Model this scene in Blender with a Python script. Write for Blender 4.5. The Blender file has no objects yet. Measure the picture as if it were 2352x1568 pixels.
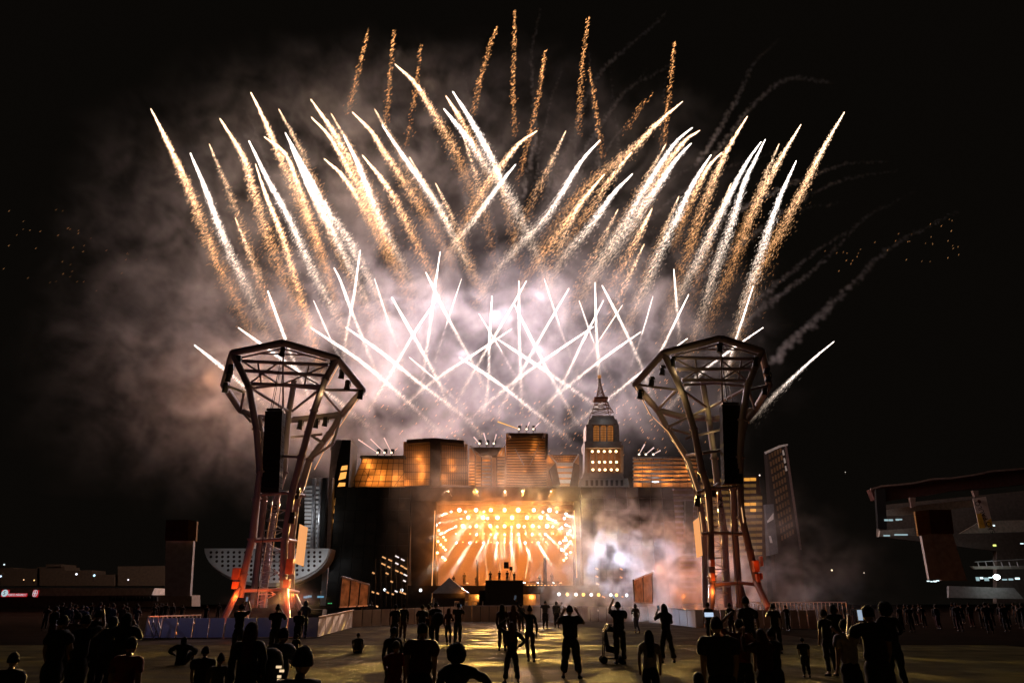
import bpy, bmesh, math, random
import numpy as np
from mathutils import Vector, Matrix
sc = bpy.context.scene
C = sc.collection
rnd = random.Random(7)
rng = np.random.default_rng(11)

# ------------------------------------------------------------ camera, world, exposure
TILT = math.radians(20.98); F = 1568.8; EYE = 1.75
cd = bpy.data.cameras.new('camera'); cam = bpy.data.objects.new('camera', cd); C.objects.link(cam)
cd.lens = 24.0; cd.sensor_width = 36.0; cd.clip_end = 3000; cd.clip_start = .1
cam.location = (0, 0, EYE); cam.rotation_euler = (math.pi/2 + TILT, 0, 0)
sc.camera = cam
world = bpy.data.worlds.new('World'); sc.world = world; world.use_nodes = True
# night: the Nishita sky with the sun far below the horizon, plus the city's faint warm sky glow
wt = world.node_tree; bg = wt.nodes['Background']
sky = wt.nodes.new('ShaderNodeTexSky'); sky.sky_type = 'NISHITA'; sky.sun_disc = False
sky.sun_elevation = math.radians(-12); sky.sun_rotation = math.radians(200)
addn = wt.nodes.new('ShaderNodeMixRGB'); addn.blend_type = 'ADD'; addn.inputs[0].default_value = 1
addn.inputs[2].default_value = (.058, .046, .034, 1)
wt.links.new(sky.outputs[0], addn.inputs[1]); wt.links.new(addn.outputs[0], bg.inputs[0])
bg.inputs[1].default_value = .05
vs = sc.view_settings; vs.view_transform = 'Standard'; vs.look = 'None'; vs.exposure = 0; vs.gamma = 1
vs.use_curve_mapping = False
cy = sc.cycles
cy.use_denoising = True; cy.volume_bounces = 0; cy.max_bounces = 4; cy.diffuse_bounces = 2; cy.glossy_bounces = 2
cy.transmission_bounces = 3; cy.transparent_max_bounces = 40; cy.sample_clamp_indirect = 3
cy.volume_max_steps = 256

# ------------------------------------------------------------ helpers
CT, ST = math.cos(TILT), math.sin(TILT)
def P(u, v, Y):
    """the point at forward distance Y metres that a bearing read off the photograph points to"""
    dx = (u-1176)/F; dy = -(v-784)/F
    d = Vector((dx, CT-dy*ST, ST+dy*CT))
    return Vector((0, 0, EYE)) + d*(Y/d.y)
def pxm(px, Y, z=2.0):
    return px*(Y*CT+(z-EYE)*ST)/F

def tag(o, label=None, cat=None, group=None, kind=None):
    if label: o['label'] = label
    if cat: o['category'] = cat
    if group: o['group'] = group
    if kind: o['kind'] = kind
    return o
def thing(name, loc, label, cat, group=None, rz=0):
    o = bpy.data.objects.new(name, None); o.empty_display_size = .3
    C.objects.link(o); o.location = loc; o.rotation_euler = (0, 0, rz)
    bpy_loc[o.name] = Vector(loc)
    return tag(o, label, cat, group)
bpy_loc = {}
def origin_of(parent):
    v = Vector((0, 0, 0)); p = parent
    while p is not None:
        v += bpy_loc.get(p.name, Vector((0, 0, 0))); p = p.parent
    return v
class MB:
    """collects shapes given in world coordinates; build() links them as ONE mesh object"""
    def __init__(s): s.v = []; s.f = []
    def add(s, v, f):
        b = len(s.v); s.v += [tuple(x) for x in v]; s.f += [tuple(b+i for i in q) for q in f]; return s
    def box(s, lo, hi):
        (a, b, c), (d, e, g) = lo, hi
        return s.add([(a,b,c),(d,b,c),(d,e,c),(a,e,c),(a,b,g),(d,b,g),(d,e,g),(a,e,g)],
                     [(0,3,2,1),(4,5,6,7),(0,1,5,4),(1,2,6,5),(2,3,7,6),(3,0,4,7)])
    def cbox(s, c, sx, sy, sz):
        return s.box((c[0]-sx/2, c[1]-sy/2, c[2]-sz/2), (c[0]+sx/2, c[1]+sy/2, c[2]+sz/2))
    def tube(s, a, b, r1, r2=None, n=8, cap=True):
        a = Vector(a); b = Vector(b); r2 = r1 if r2 is None else r2
        d = b-a
        if d.length < 1e-6: return s
        q = d.to_track_quat('Z', 'Y').to_matrix()
        v = []
        for p, r in ((a, r1), (b, r2)):
            for i in range(n):
                t = 2*math.pi*(i+.5)/n
                v.append(p+q@Vector((math.cos(t)*r, math.sin(t)*r, 0)))
        f = [(i, (i+1) % n, n+(i+1) % n, n+i) for i in range(n)]
        if cap: f += [tuple(range(n-1, -1, -1)), tuple(range(n, 2*n))]
        return s.add(v, f)
    def bar(s, a, b, w, h=None):
        """rectangular bar from a to b, w across (horizontal), h deep"""
        a = Vector(a); b = Vector(b); h = w if h is None else h
        d = (b-a).normalized(); up = Vector((0, 1, 0)) if abs(d.y) < .9 else Vector((0, 0, 1))
        x = d.cross(up).normalized()*(w/2); y = d.cross(x).normalized()*(h/2)
        v = [p+sx*x+sy*y for p in (a, b) for sx, sy in ((-1,-1),(1,-1),(1,1),(-1,1))]
        return s.add(v, [(0,1,5,4),(1,2,6,5),(2,3,7,6),(3,0,4,7),(3,2,1,0),(4,5,6,7)])
    def prism(s, poly, off):
        n = len(poly); off = Vector(off)
        v = [Vector(p) for p in poly]+[Vector(p)+off for p in poly]
        f = [tuple(range(n)), tuple(range(2*n-1, n-1, -1))]+[(i, n+i, n+(i+1) % n, (i+1) % n) for i in range(n)]
        return s.add(v, f)
    def lathe(s, c, prof, n=12):
        c = Vector(c); b = []
        for r, z in prof:
            b += [c+Vector((r*math.cos(2*math.pi*i/n), r*math.sin(2*math.pi*i/n), z)) for i in range(n)]
        f = [(k*n+i, k*n+(i+1) % n, (k+1)*n+(i+1) % n, (k+1)*n+i) for k in range(len(prof)-1) for i in range(n)]
        f += [tuple(range(n-1, -1, -1)), tuple(range((len(prof)-1)*n, len(prof)*n))]
        return s.add(b, f)
    def build(s, name, m, parent=None, label=None, kind=None, smooth=False):
        o0 = origin_of(parent)
        me = bpy.data.meshes.new(name)
        me.from_pydata([(x-o0.x, y-o0.y, z-o0.z) for x, y, z in s.v], [], s.f)
        if smooth: me.polygons.foreach_set('use_smooth', [True]*len(me.polygons))
        me.materials.append(m)
        bm = bmesh.new(); bm.from_mesh(me); bmesh.ops.recalc_face_normals(bm, faces=bm.faces); bm.to_mesh(me); bm.free()
        o = bpy.data.objects.new(name, me); C.objects.link(o)
        if parent is not None: o.parent = parent
        return tag(o, label, None, None, kind)
def solo(mb, name, m, label, cat, group=None, kind=None, smooth=False):
    return tag(mb.build(name, m, None, smooth=smooth), label, cat, group, kind)
def copy_tree(o, parent=None):
    c = o.copy(); C.objects.link(c); c.parent = parent
    if o.name in bpy_loc: bpy_loc[c.name] = bpy_loc[o.name].copy()
    for ch in list(o.children): copy_tree(ch, c)
    return c

MATS = {}
def mat(name, col, rough=.6, metal=0, var=.25, scale=2.0, bump=0, em=None, es=0, spec=.18):
    """principled material with a noise-broken colour and roughness"""
    if name in MATS: return MATS[name]
    m = bpy.data.materials.new(name); m.use_nodes = True; t = m.node_tree; b = t.nodes['Principled BSDF']
    tc = t.nodes.new('ShaderNodeTexCoord'); nz = t.nodes.new('ShaderNodeTexNoise'); nz.inputs['Scale'].default_value = scale
    nz.inputs['Detail'].default_value = 6; t.links.new(tc.outputs['Object'], nz.inputs['Vector'])
    rp = t.nodes.new('ShaderNodeValToRGB'); rp.color_ramp.elements[0].position = .3; rp.color_ramp.elements[1].position = .7
    rp.color_ramp.elements[0].color = (*[c*(1-var) for c in col], 1); rp.color_ramp.elements[1].color = (*[min(1, c*(1+var)) for c in col], 1)
    t.links.new(nz.outputs[0], rp.inputs[0]); t.links.new(rp.outputs[0], b.inputs['Base Color'])
    mr = t.nodes.new('ShaderNodeMapRange'); mr.inputs[3].default_value = max(.05, rough-.12); mr.inputs[4].default_value = min(1, rough+.12)
    t.links.new(nz.outputs[0], mr.inputs[0]); t.links.new(mr.outputs[0], b.inputs['Roughness'])
    b.inputs['Metallic'].default_value = metal; b.inputs['Specular IOR Level'].default_value = spec
    if bump:
        bp = t.nodes.new('ShaderNodeBump'); bp.inputs['Strength'].default_value = bump; bp.inputs['Distance'].default_value = .02
        n2 = t.nodes.new('ShaderNodeTexNoise'); n2.inputs['Scale'].default_value = scale*12; t.links.new(tc.outputs['Object'], n2.inputs['Vector'])
        t.links.new(n2.outputs[0], bp.inputs['Height']); t.links.new(bp.outputs[0], b.inputs['Normal'])
    if em: b.inputs['Emission Color'].default_value = (*em, 1); b.inputs['Emission Strength'].default_value = es
    MATS[name] = m; return m
def glow(name, col, e, light=False):
    """something that gives off light: a bulb, a lens, a screen, a burning star, or a glint painted on as emission"""
    if name in MATS: return MATS[name]
    m = bpy.data.materials.new(name); m.use_nodes = True; t = m.node_tree; t.nodes.clear()
    em = t.nodes.new('ShaderNodeEmission'); em.inputs[0].default_value = (*col, 1); em.inputs[1].default_value = e
    o = t.nodes.new('ShaderNodeOutputMaterial'); t.links.new(em.outputs[0], o.inputs[0])
    if not light: m.cycles.emission_sampling = 'NONE'
    MATS[name] = m; return m
def lamp(parent, loc, col, e, kind='POINT', to=None, angle=10, blend=.3, r=0.0, name='bulb', gobo=None):
    l = bpy.data.lights.new(name, kind); l.energy = e; l.color = col; l.shadow_soft_size = r
    o = bpy.data.objects.new(name, l); C.objects.link(o)
    if kind == 'SPOT':
        l.spot_size = math.radians(angle); l.spot_blend = blend
        o.rotation_euler = (Vector(to)-Vector(loc)).to_track_quat('-Z', 'Y').to_euler()
    o.location = Vector(loc)-origin_of(parent)
    if parent is not None: o.parent = parent
    return o
class NT:
    def __init__(s, t): s.t = t
    def n(s, ty, **k):
        x = s.t.nodes.new(ty)
        for a, b in k.items(): setattr(x, a, b)
        return x
    def m(s, op, *a):
        x = s.t.nodes.new('ShaderNodeMath'); x.operation = op
        for i, v in enumerate(a):
            if isinstance(v, (int, float)): x.inputs[i].default_value = v
            else: s.t.links.new(v, x.inputs[i])
        return x.outputs[0]
def smoke(name, lo, hi, res, blobs, nscale, detail, thr, gain, seed, col, g, dens, dist=.6, zs=1.0, power=1.6, base=0.0, stretch=None, lacy=.62):
    """a bank of smoke: a voxel density grid of turbulent noise shaped by soft ellipsoids (centre, radii, amount)"""
    me = bpy.data.meshes.new(name); me.from_pydata([tuple(lo), tuple(hi)], [], [])
    o = bpy.data.objects.new(name, me); C.objects.link(o)
    ng = bpy.data.node_groups.new(name, 'GeometryNodeTree')
    ng.interface.new_socket('Geometry', in_out='INPUT', socket_type='NodeSocketGeometry')
    ng.interface.new_socket('Geometry', in_out='OUTPUT', socket_type='NodeSocketGeometry')
    T = NT(ng); L = ng.links.new; go = T.n('NodeGroupOutput'); vc = T.n('GeometryNodeVolumeCube')
    vc.inputs['Min'].default_value = lo; vc.inputs['Max'].default_value = hi
    for a, b in zip(('Resolution X', 'Resolution Y', 'Resolution Z'), res): vc.inputs[a].default_value = b
    pos = T.n('GeometryNodeInputPosition')
    st = stretch or (1, 1, zs)
    mp = T.n('ShaderNodeVectorMath', operation='MULTIPLY_ADD'); L(pos.outputs[0], mp.inputs[0])
    mp.inputs[1].default_value = tuple(nscale*k for k in st); mp.inputs[2].default_value = (seed*3.1, seed*1.7, seed*.9)
    nz = T.n('ShaderNodeTexNoise'); L(mp.outputs[0], nz.inputs['Vector'])
    nz.inputs['Scale'].default_value = 1; nz.inputs['Detail'].default_value = detail; nz.inputs['Roughness'].default_value = lacy
    nz.inputs['Distortion'].default_value = dist
    tot = None
    for (c, r, a) in blobs:
        s = T.n('ShaderNodeVectorMath', operation='SUBTRACT'); L(pos.outputs[0], s.inputs[0]); s.inputs[1].default_value = tuple(c)
        d = T.n('ShaderNodeVectorMath', operation='DIVIDE'); L(s.outputs[0], d.inputs[0]); d.inputs[1].default_value = r
        q = T.n('ShaderNodeVectorMath', operation='DOT_PRODUCT'); L(d.outputs[0], q.inputs[0]); L(d.outputs[0], q.inputs[1])
        e = T.m('MULTIPLY', T.m('EXPONENT', T.m('MULTIPLY', q.outputs['Value'], -1.0)), a)
        tot = e if tot is None else T.m('ADD', tot, e)
    nn = T.m('POWER', T.m('MAXIMUM', T.m('MULTIPLY', T.m('SUBTRACT', nz.outputs[0], thr), gain), 0.0), power)
    if base: nn = T.m('ADD', nn, base)
    den = T.m('MULTIPLY', T.m('MULTIPLY', nn, tot), dens)
    den = T.m('MULTIPLY', den, T.m('GREATER_THAN', den, .0002))
    L(den, vc.inputs['Density'])
    m = bpy.data.materials.new(name); m.use_nodes = True; t = m.node_tree; t.nodes.clear()
    pv = t.nodes.new('ShaderNodeVolumePrincipled'); mo = t.nodes.new('ShaderNodeOutputMaterial'); t.links.new(pv.outputs[0], mo.inputs['Volume'])
    pv.inputs['Color'].default_value = (*col, 1); pv.inputs['Density'].default_value = 1; pv.inputs['Anisotropy'].default_value = g
    sm = T.n('GeometryNodeSetMaterial'); sm.inputs['Material'].default_value = m
    L(vc.outputs[0], sm.inputs[0]); L(sm.outputs[0], go.inputs[0])
    md = o.modifiers.new('smoke', 'NODES'); md.node_group = ng
    return o

# ------------------------------------------------------------ ground
def ground_mat(name, c1, c2, rough, scale, bump, fine, seams=None, spec=.03):
    m = bpy.data.materials.new(name); m.use_nodes = True; t = m.node_tree; b = t.nodes['Principled BSDF']
    tc = t.nodes.new('ShaderNodeTexCoord'); b.inputs['Specular IOR Level'].default_value = spec
    n1 = t.nodes.new('ShaderNodeTexNoise'); n1.inputs['Scale'].default_value = scale; n1.inputs['Detail'].default_value = 8
    n2 = t.nodes.new('ShaderNodeTexNoise'); n2.inputs['Scale'].default_value = fine; n2.inputs['Detail'].default_value = 3
    for n in (n1, n2): t.links.new(tc.outputs['Object'], n.inputs['Vector'])
    mx = t.nodes.new('ShaderNodeMath'); mx.operation = 'MULTIPLY_ADD'; t.links.new(n2.outputs[0], mx.inputs[0]); mx.inputs[1].default_value = .6
    t.links.new(n1.outputs[0], mx.inputs[2])
    rp = t.nodes.new('ShaderNodeValToRGB'); t.links.new(mx.outputs[0], rp.inputs[0])
    rp.color_ramp.elements[0].position = .55; rp.color_ramp.elements[1].position = 1.0
    rp.color_ramp.elements[0].color = (*c1, 1); rp.color_ramp.elements[1].color = (*c2, 1)
    t.links.new(rp.outputs[0], b.inputs['Base Color'])
    mr = t.nodes.new('ShaderNodeMapRange'); mr.inputs[3].default_value = rough-.15; mr.inputs[4].default_value = rough+.1
    t.links.new(n1.outputs[0], mr.inputs[0]); t.links.new(mr.outputs[0], b.inputs['Roughness'])
    if seams:   # joints between laid panels or turf rolls
        bk = t.nodes.new('ShaderNodeTexBrick'); bk.inputs['Scale'].default_value = 1; bk.inputs['Brick Width'].default_value = seams[0]; bk.inputs['Row Height'].default_value = seams[1]
        bk.inputs['Mortar Size'].default_value = .02; bk.inputs['Color1'].default_value = (1, 1, 1, 1); bk.inputs['Color2'].default_value = (.72, .72, .72, 1); bk.inputs['Mortar'].default_value = (.2, .2, .2, 1)
        t.links.new(tc.outputs['Object'], bk.inputs['Vector']); mm = t.nodes.new('ShaderNodeMixRGB'); mm.blend_type = 'MULTIPLY'; mm.inputs[0].default_value = 1
        t.links.new(rp.outputs[0], mm.inputs[1]); t.links.new(bk.outputs[0], mm.inputs[2]); t.links.new(mm.outputs[0], b.inputs['Base Color'])
    bp = t.nodes.new('ShaderNodeBump'); bp.inputs['Strength'].default_value = bump; bp.inputs['Distance'].default_value = .03
    t.links.new(n2.outputs[0], bp.inputs['Height']); t.links.new(bp.outputs[0], b.inputs['Normal'])
    df = t.nodes.new('ShaderNodeBsdfDiffuse'); df.inputs['Roughness'].default_value = 1   # dusty, fully matt ground
    src = b.inputs['Base Color'].links[0].from_socket; t.links.new(src, df.inputs[0]); t.links.new(bp.outputs[0], df.inputs['Normal'])
    gl = t.nodes.new('ShaderNodeBsdfGlossy'); gl.inputs['Roughness'].default_value = .35; t.links.new(bp.outputs[0], gl.inputs['Normal'])
    gc = t.nodes.new('ShaderNodeMixRGB'); gc.inputs[0].default_value = .6; gc.inputs[2].default_value = (.5, .45, .35, 1); t.links.new(src, gc.inputs[1]); t.links.new(gc.outputs[0], gl.inputs[0])
    ms = t.nodes.new('ShaderNodeMixShader'); ms.inputs[0].default_value = spec; t.links.new(df.outputs[0], ms.inputs[1]); t.links.new(gl.outputs[0], ms.inputs[2])
    t.links.new(ms.outputs[0], t.nodes['Material Output'].inputs[0]); t.nodes.remove(b)
    return m
def sheet(name, pts, z, m):
    me = bpy.data.meshes.new(name); me.from_pydata([(x, y, z) for x, y in pts], [], [tuple(range(len(pts)))]); me.materials.append(m)
    o = bpy.data.objects.new(name, me); C.objects.link(o); return tag(o, kind='structure')
sheet('ground', [(-900, -60), (900, -60), (900, 1500), (-900, 1500)], 0, ground_mat('asphalt', (.006, .0035, .0025), (.018, .010, .007), .75, .35, .5, 60))
sheet('matting', [(-21, 33.6), (16, 33.6), (17, 77), (-14, 77), (-14, 60), (-16, 40)], .004,
      ground_mat('floor_matting', (.03, .025, .021), (.10, .082, .066), .68, .5, .3, 30, (2.4, 1.2), .035))
sheet('turf', [(-24, -6), (22, -6), (22, 33.5), (-24, 33.5)], .008, ground_mat('artificial_turf', (.035, .032, .008), (.15, .130, .034), .85, .8, 1.0, 90, (30, 2.0), .055))
# ------------------------------------------------------------ firework comets
def curve(pts, n=60):
    """smooth 3D polyline through bearings (u, v, Y)"""
    p = [P(*q) for q in pts]
    if len(p) == 2: return [p[0].lerp(p[1], i/(n-1)) for i in range(n)]
    e = [2*p[0]-p[1]]+p+[2*p[-1]-p[-2]]
    out = []; m = len(p)-1
    for k in range(n):
        t = k/(n-1)*m; i = min(int(t), m-1); t -= i
        a, b, c, d = e[i:i+4]
        out.append(.5*((2*b)+(c-a)*t+(2*a-5*b+4*c-d)*t*t+(3*b-3*c+d-a)*t**3))
    return out
def spark_mat():
    m = bpy.data.materials.new('burning_sparks'); m.use_nodes = True; t = m.node_tree; t.nodes.clear()
    at = t.nodes.new('ShaderNodeAttribute'); at.attribute_name = 'spark_colour'
    em = t.nodes.new('ShaderNodeEmission'); t.links.new(at.outputs['Color'], em.inputs[0]); em.inputs[1].default_value = 1
    tr = t.nodes.new('ShaderNodeBsdfTransparent'); ad = t.nodes.new('ShaderNodeAddShader')   # glowing gas adds its light to what is behind it
    t.links.new(em.outputs[0], ad.inputs[0]); t.links.new(tr.outputs[0], ad.inputs[1])
    o = t.nodes.new('ShaderNodeOutputMaterial'); t.links.new(ad.outputs[0], o.inputs[0]); m.cycles.emission_sampling = 'NONE'
    return m
SPARK = spark_mat()
CORE = glow('burning_star', (1.0, .88, .80), 3.2); CORE_O = glow('burning_orange_star', (1.0, .66, .38), 3)
GOLD = np.array([1.0, .46, .17]); PALE = np.array([1.0, .68, .44]); WHITE = np.array([1.0, .85, .76])
WIND = np.array([.62, .0, .78])
def spark_mesh(name, pos, vec, wid, col, parent):
    """needle-shaped glowing sparks (tetrahedra), colour and brightness per spark as it cools"""
    n = len(pos)
    d = vec/np.linalg.norm(vec, axis=1, keepdims=True)
    a = np.cross(d, np.array([0, 1.0, 0])); a /= np.linalg.norm(a, axis=1, keepdims=True)
    b = np.cross(d, a)
    w = wid[:, None]
    V = np.empty((n, 5, 3)); V[:, 0] = pos+vec*.5; V[:, 1] = pos+a*w*.5-vec*.1; V[:, 2] = pos-a*w*.25+b*w*.43-vec*.1
    V[:, 3] = pos-a*w*.25-b*w*.43-vec*.1; V[:, 4] = pos-vec*.5
    Fc = np.array([[0,1,2],[0,2,3],[0,3,1],[4,2,1],[4,3,2],[4,1,3]])
    idx = (np.arange(n)*5)[:, None, None]+Fc[None]
    o0 = np.array(origin_of(parent))
    me = bpy.data.meshes.new(name)
    me.vertices.add(n*5); me.vertices.foreach_set('co', (V.reshape(-1, 3)-o0).astype(np.float32).ravel())
    me.loops.add(n*18); me.loops.foreach_set('vertex_index', idx.ravel().astype(np.int32))
    me.polygons.add(n*6); me.polygons.foreach_set('loop_start', (np.arange(n*6)*3).astype(np.int32))
    me.update()
    at = me.attributes.new('spark_colour', 'FLOAT_COLOR', 'POINT')
    cc = np.ones((n, 5, 4), np.float32); cc[:, :, :3] = col[:, None, :]
    at.data.foreach_set('color', cc.ravel())
    me.materials.append(SPARK)
    o = bpy.data.objects.new(name, me); C.objects.link(o); o.parent = parent
    return tag(o, kind='stuff')
ORANGE_ = (1, .5, .2)
def comet(kind, pts, label, group, w=1.0, n=1.0, e=1.0, Y=126, light=0, lcol=(1, .86, .9)):
    """kind: gold / white fan comets with a shedding spark tail, rise = fresh bright comet, rain = only falling sparks left"""
    if kind in ('gold', 'white'):   # the shed sparks keep falling past the end of the streak
        (ua, va), (ub, vb) = pts[-2], pts[-1]; pts = pts+[(ub+(ub-ua)*.55, vb+(vb-va)*.62+8)]
    c = curve([(u, v, Y) for u, v in pts], 80)
    A = np.array([list(p) for p in c]); seg = np.linalg.norm(np.diff(A, axis=0), axis=1); Lm = seg.sum()
    cum = np.concatenate([[0], np.cumsum(seg)])/Lm
    t = thing('firework_comet' if kind != 'rain' else 'spark_rain', c[0], label, 'firework', group)
    N = int(Lm*{'gold': 60, 'white': 88, 'rise': 100, 'rain': 9}[kind]*n)
    s = rng.random(N)**{'rain': .85, 'gold': 1.0, 'white': 1.08, 'rise': 1.1}[kind]
    pos = np.stack([np.interp(s, cum, A[:, k]) for k in range(3)], 1)
    # width profile: pointed at the head, widening behind
    W = {'gold': .95, 'white': .84, 'rise': .62, 'rain': .95}[kind]*w
    prof = (.07+1.15*np.minimum(1, s*1.9)**.8)*W*(1+.35*s)
    if kind == 'rise': prof = (.11+1.0*s)**1.15*W
    if kind == 'rain': prof = (.35+.65*s**.5)*W
    off = rng.normal(0, .42, (N, 3)); off = np.clip(off, -1, 1)
    lean = np.array([.55 if pts[-1][0] < pts[0][0] else -.25, 0, -.5])
    pos = pos+off*prof[:, None]+(lean*prof[:, None]*np.abs(rng.normal(0, .35, N))[:, None])
    fall = (rng.random(N) < {'gold': .38, 'white': .30, 'rise': .30, 'rain': .2}[kind])*rng.exponential(.55, N)*prof*(.3+s)
    pos = pos+fall[:, None]*np.array([[lean[0]*.55, 0, -1.0]])
    edge = np.clip(fall/(prof+.01), 0, 2)
    ln = {'gold': .62, 'white': .62, 'rise': .6, 'rain': .62}[kind]*(.6+.8*rng.random(N))
    if kind != 'rain': ln = ln*np.minimum(1, .22+s*3.5)
    d = WIND+rng.normal(0, .16, (N, 3)); vec = d*ln[:, None]
    wid = (.07+.06*rng.random(N))*{'gold': 1.55, 'white': 1.2, 'rise': .9, 'rain': 1.35}[kind]
    r = np.sqrt((off**2).sum(1))
    flick = .22+1.5*rng.random(N)**2
    if kind == 'gold':
        h = np.clip(1-s*1.5, 0, 1)[:, None]; base = GOLD*(1-h)+PALE*h
        br = (2.5*np.exp(-s*3.4)+.66*(1-s)**1.4+.30)*(1-.35*np.minimum(edge, 1))*flick*np.where(r < .6, 1.15, .75)
    elif kind == 'white':
        h = np.clip(1.25-s*1.3, 0, 1)[:, None]; base = PALE*(1-h)+WHITE*h
        base = base*(1-np.clip((s-.75)*3, 0, 1))[:, None]+GOLD*np.clip((s-.75)*3, 0, 1)[:, None]
        br = (4.2*np.exp(-s*3.8)+1.30*(1-s)**1.2+.36)*(1-.4*np.minimum(edge, 1))*flick*np.where(r < .6, 1.2, .75)
    elif kind == 'rise':
        h = np.clip(1.4-s*1.1, 0, 1)[:, None]; base = PALE*(1-h)+WHITE*h
        br = (3.6*np.exp(-s*5)+.9*(1-s)+.45)*np.exp(-(r/.75)**2)*1.35*flick*(1-.4*np.minimum(edge, 1))
    else:
        base = np.tile(GOLD*np.array([1, .93, .85]), (N, 1)); br = (1.3*(1-s)**.6+.22)*flick*1.1
    fade = (1-np.clip((s-.62)/.38, 0, 1)*.70) if kind != 'rain' else 1.0
    col = base*(br*fade*e*{'gold': .34, 'white': .21, 'rise': .20, 'rain': .55}[kind])[:, None]
    spark_mesh('sparks', pos, vec, wid, col, t)
    if kind != 'rain':
        # the burning star and the solid glowing streak right behind it
        frac = {'gold': .07, 'white': .16, 'rise': .46}[kind]
        k = max(4, int(80*frac)); mb = MB(); w0 = {'gold': .06, 'white': .085, 'rise': .024}[kind]*min(w, 1.2)
        prev = None; nn = 7; verts = []; faces = []
        for i in range(k):
            p = c[i]; dd = (c[i+1]-c[i]).normalized(); q = dd.to_track_quat('Z', 'Y').to_matrix()
            x = i/(k-1); rr = w0*(.35+1.9*x)*(1-x)**.5*1.25+.015
            if i == 0: rr = .02
            for j in range(nn):
                tt = 2*math.pi*j/nn; verts.append(p+q@Vector((math.cos(tt)*rr, math.sin(tt)*rr, 0)))
        for i in range(k-1):
            for j in range(nn): faces.append((i*nn+j, i*nn+(j+1) % nn, (i+1)*nn+(j+1) % nn, (i+1)*nn+j))
        faces += [tuple(range(nn)), tuple(range((k-1)*nn, k*nn))]
        mb.add(verts, faces).build('burning_star', CORE if kind != 'gold' else CORE_O, t, smooth=True)
    e0 = {'gold': 420, 'white': 1000, 'rise': 950, 'rain': 0}[kind]*min(1, e); lc = {'gold': (1, .72, .48), 'white': (1, .86, .84), 'rise': lcol, 'rain': ORANGE_}[kind]
    if e0:
        for f in ((.06, .30) if kind != 'rise' else (.10, .55)): lamp(t, c[int(79*f)]+Vector((0, -5, 0)), lc if f < .2 else tuple(a*b for a, b in zip(lc, (1, .78, .58))), e0*(1 if f < .2 else .8), name='comet_fill_light')
    return t
G1 = 'gold and white comets fanning over the stage'
G2 = 'fresh bright comets crossing low above the skyline roofs'
G3 = 'columns of falling gold sparks high in the sky'
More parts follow.
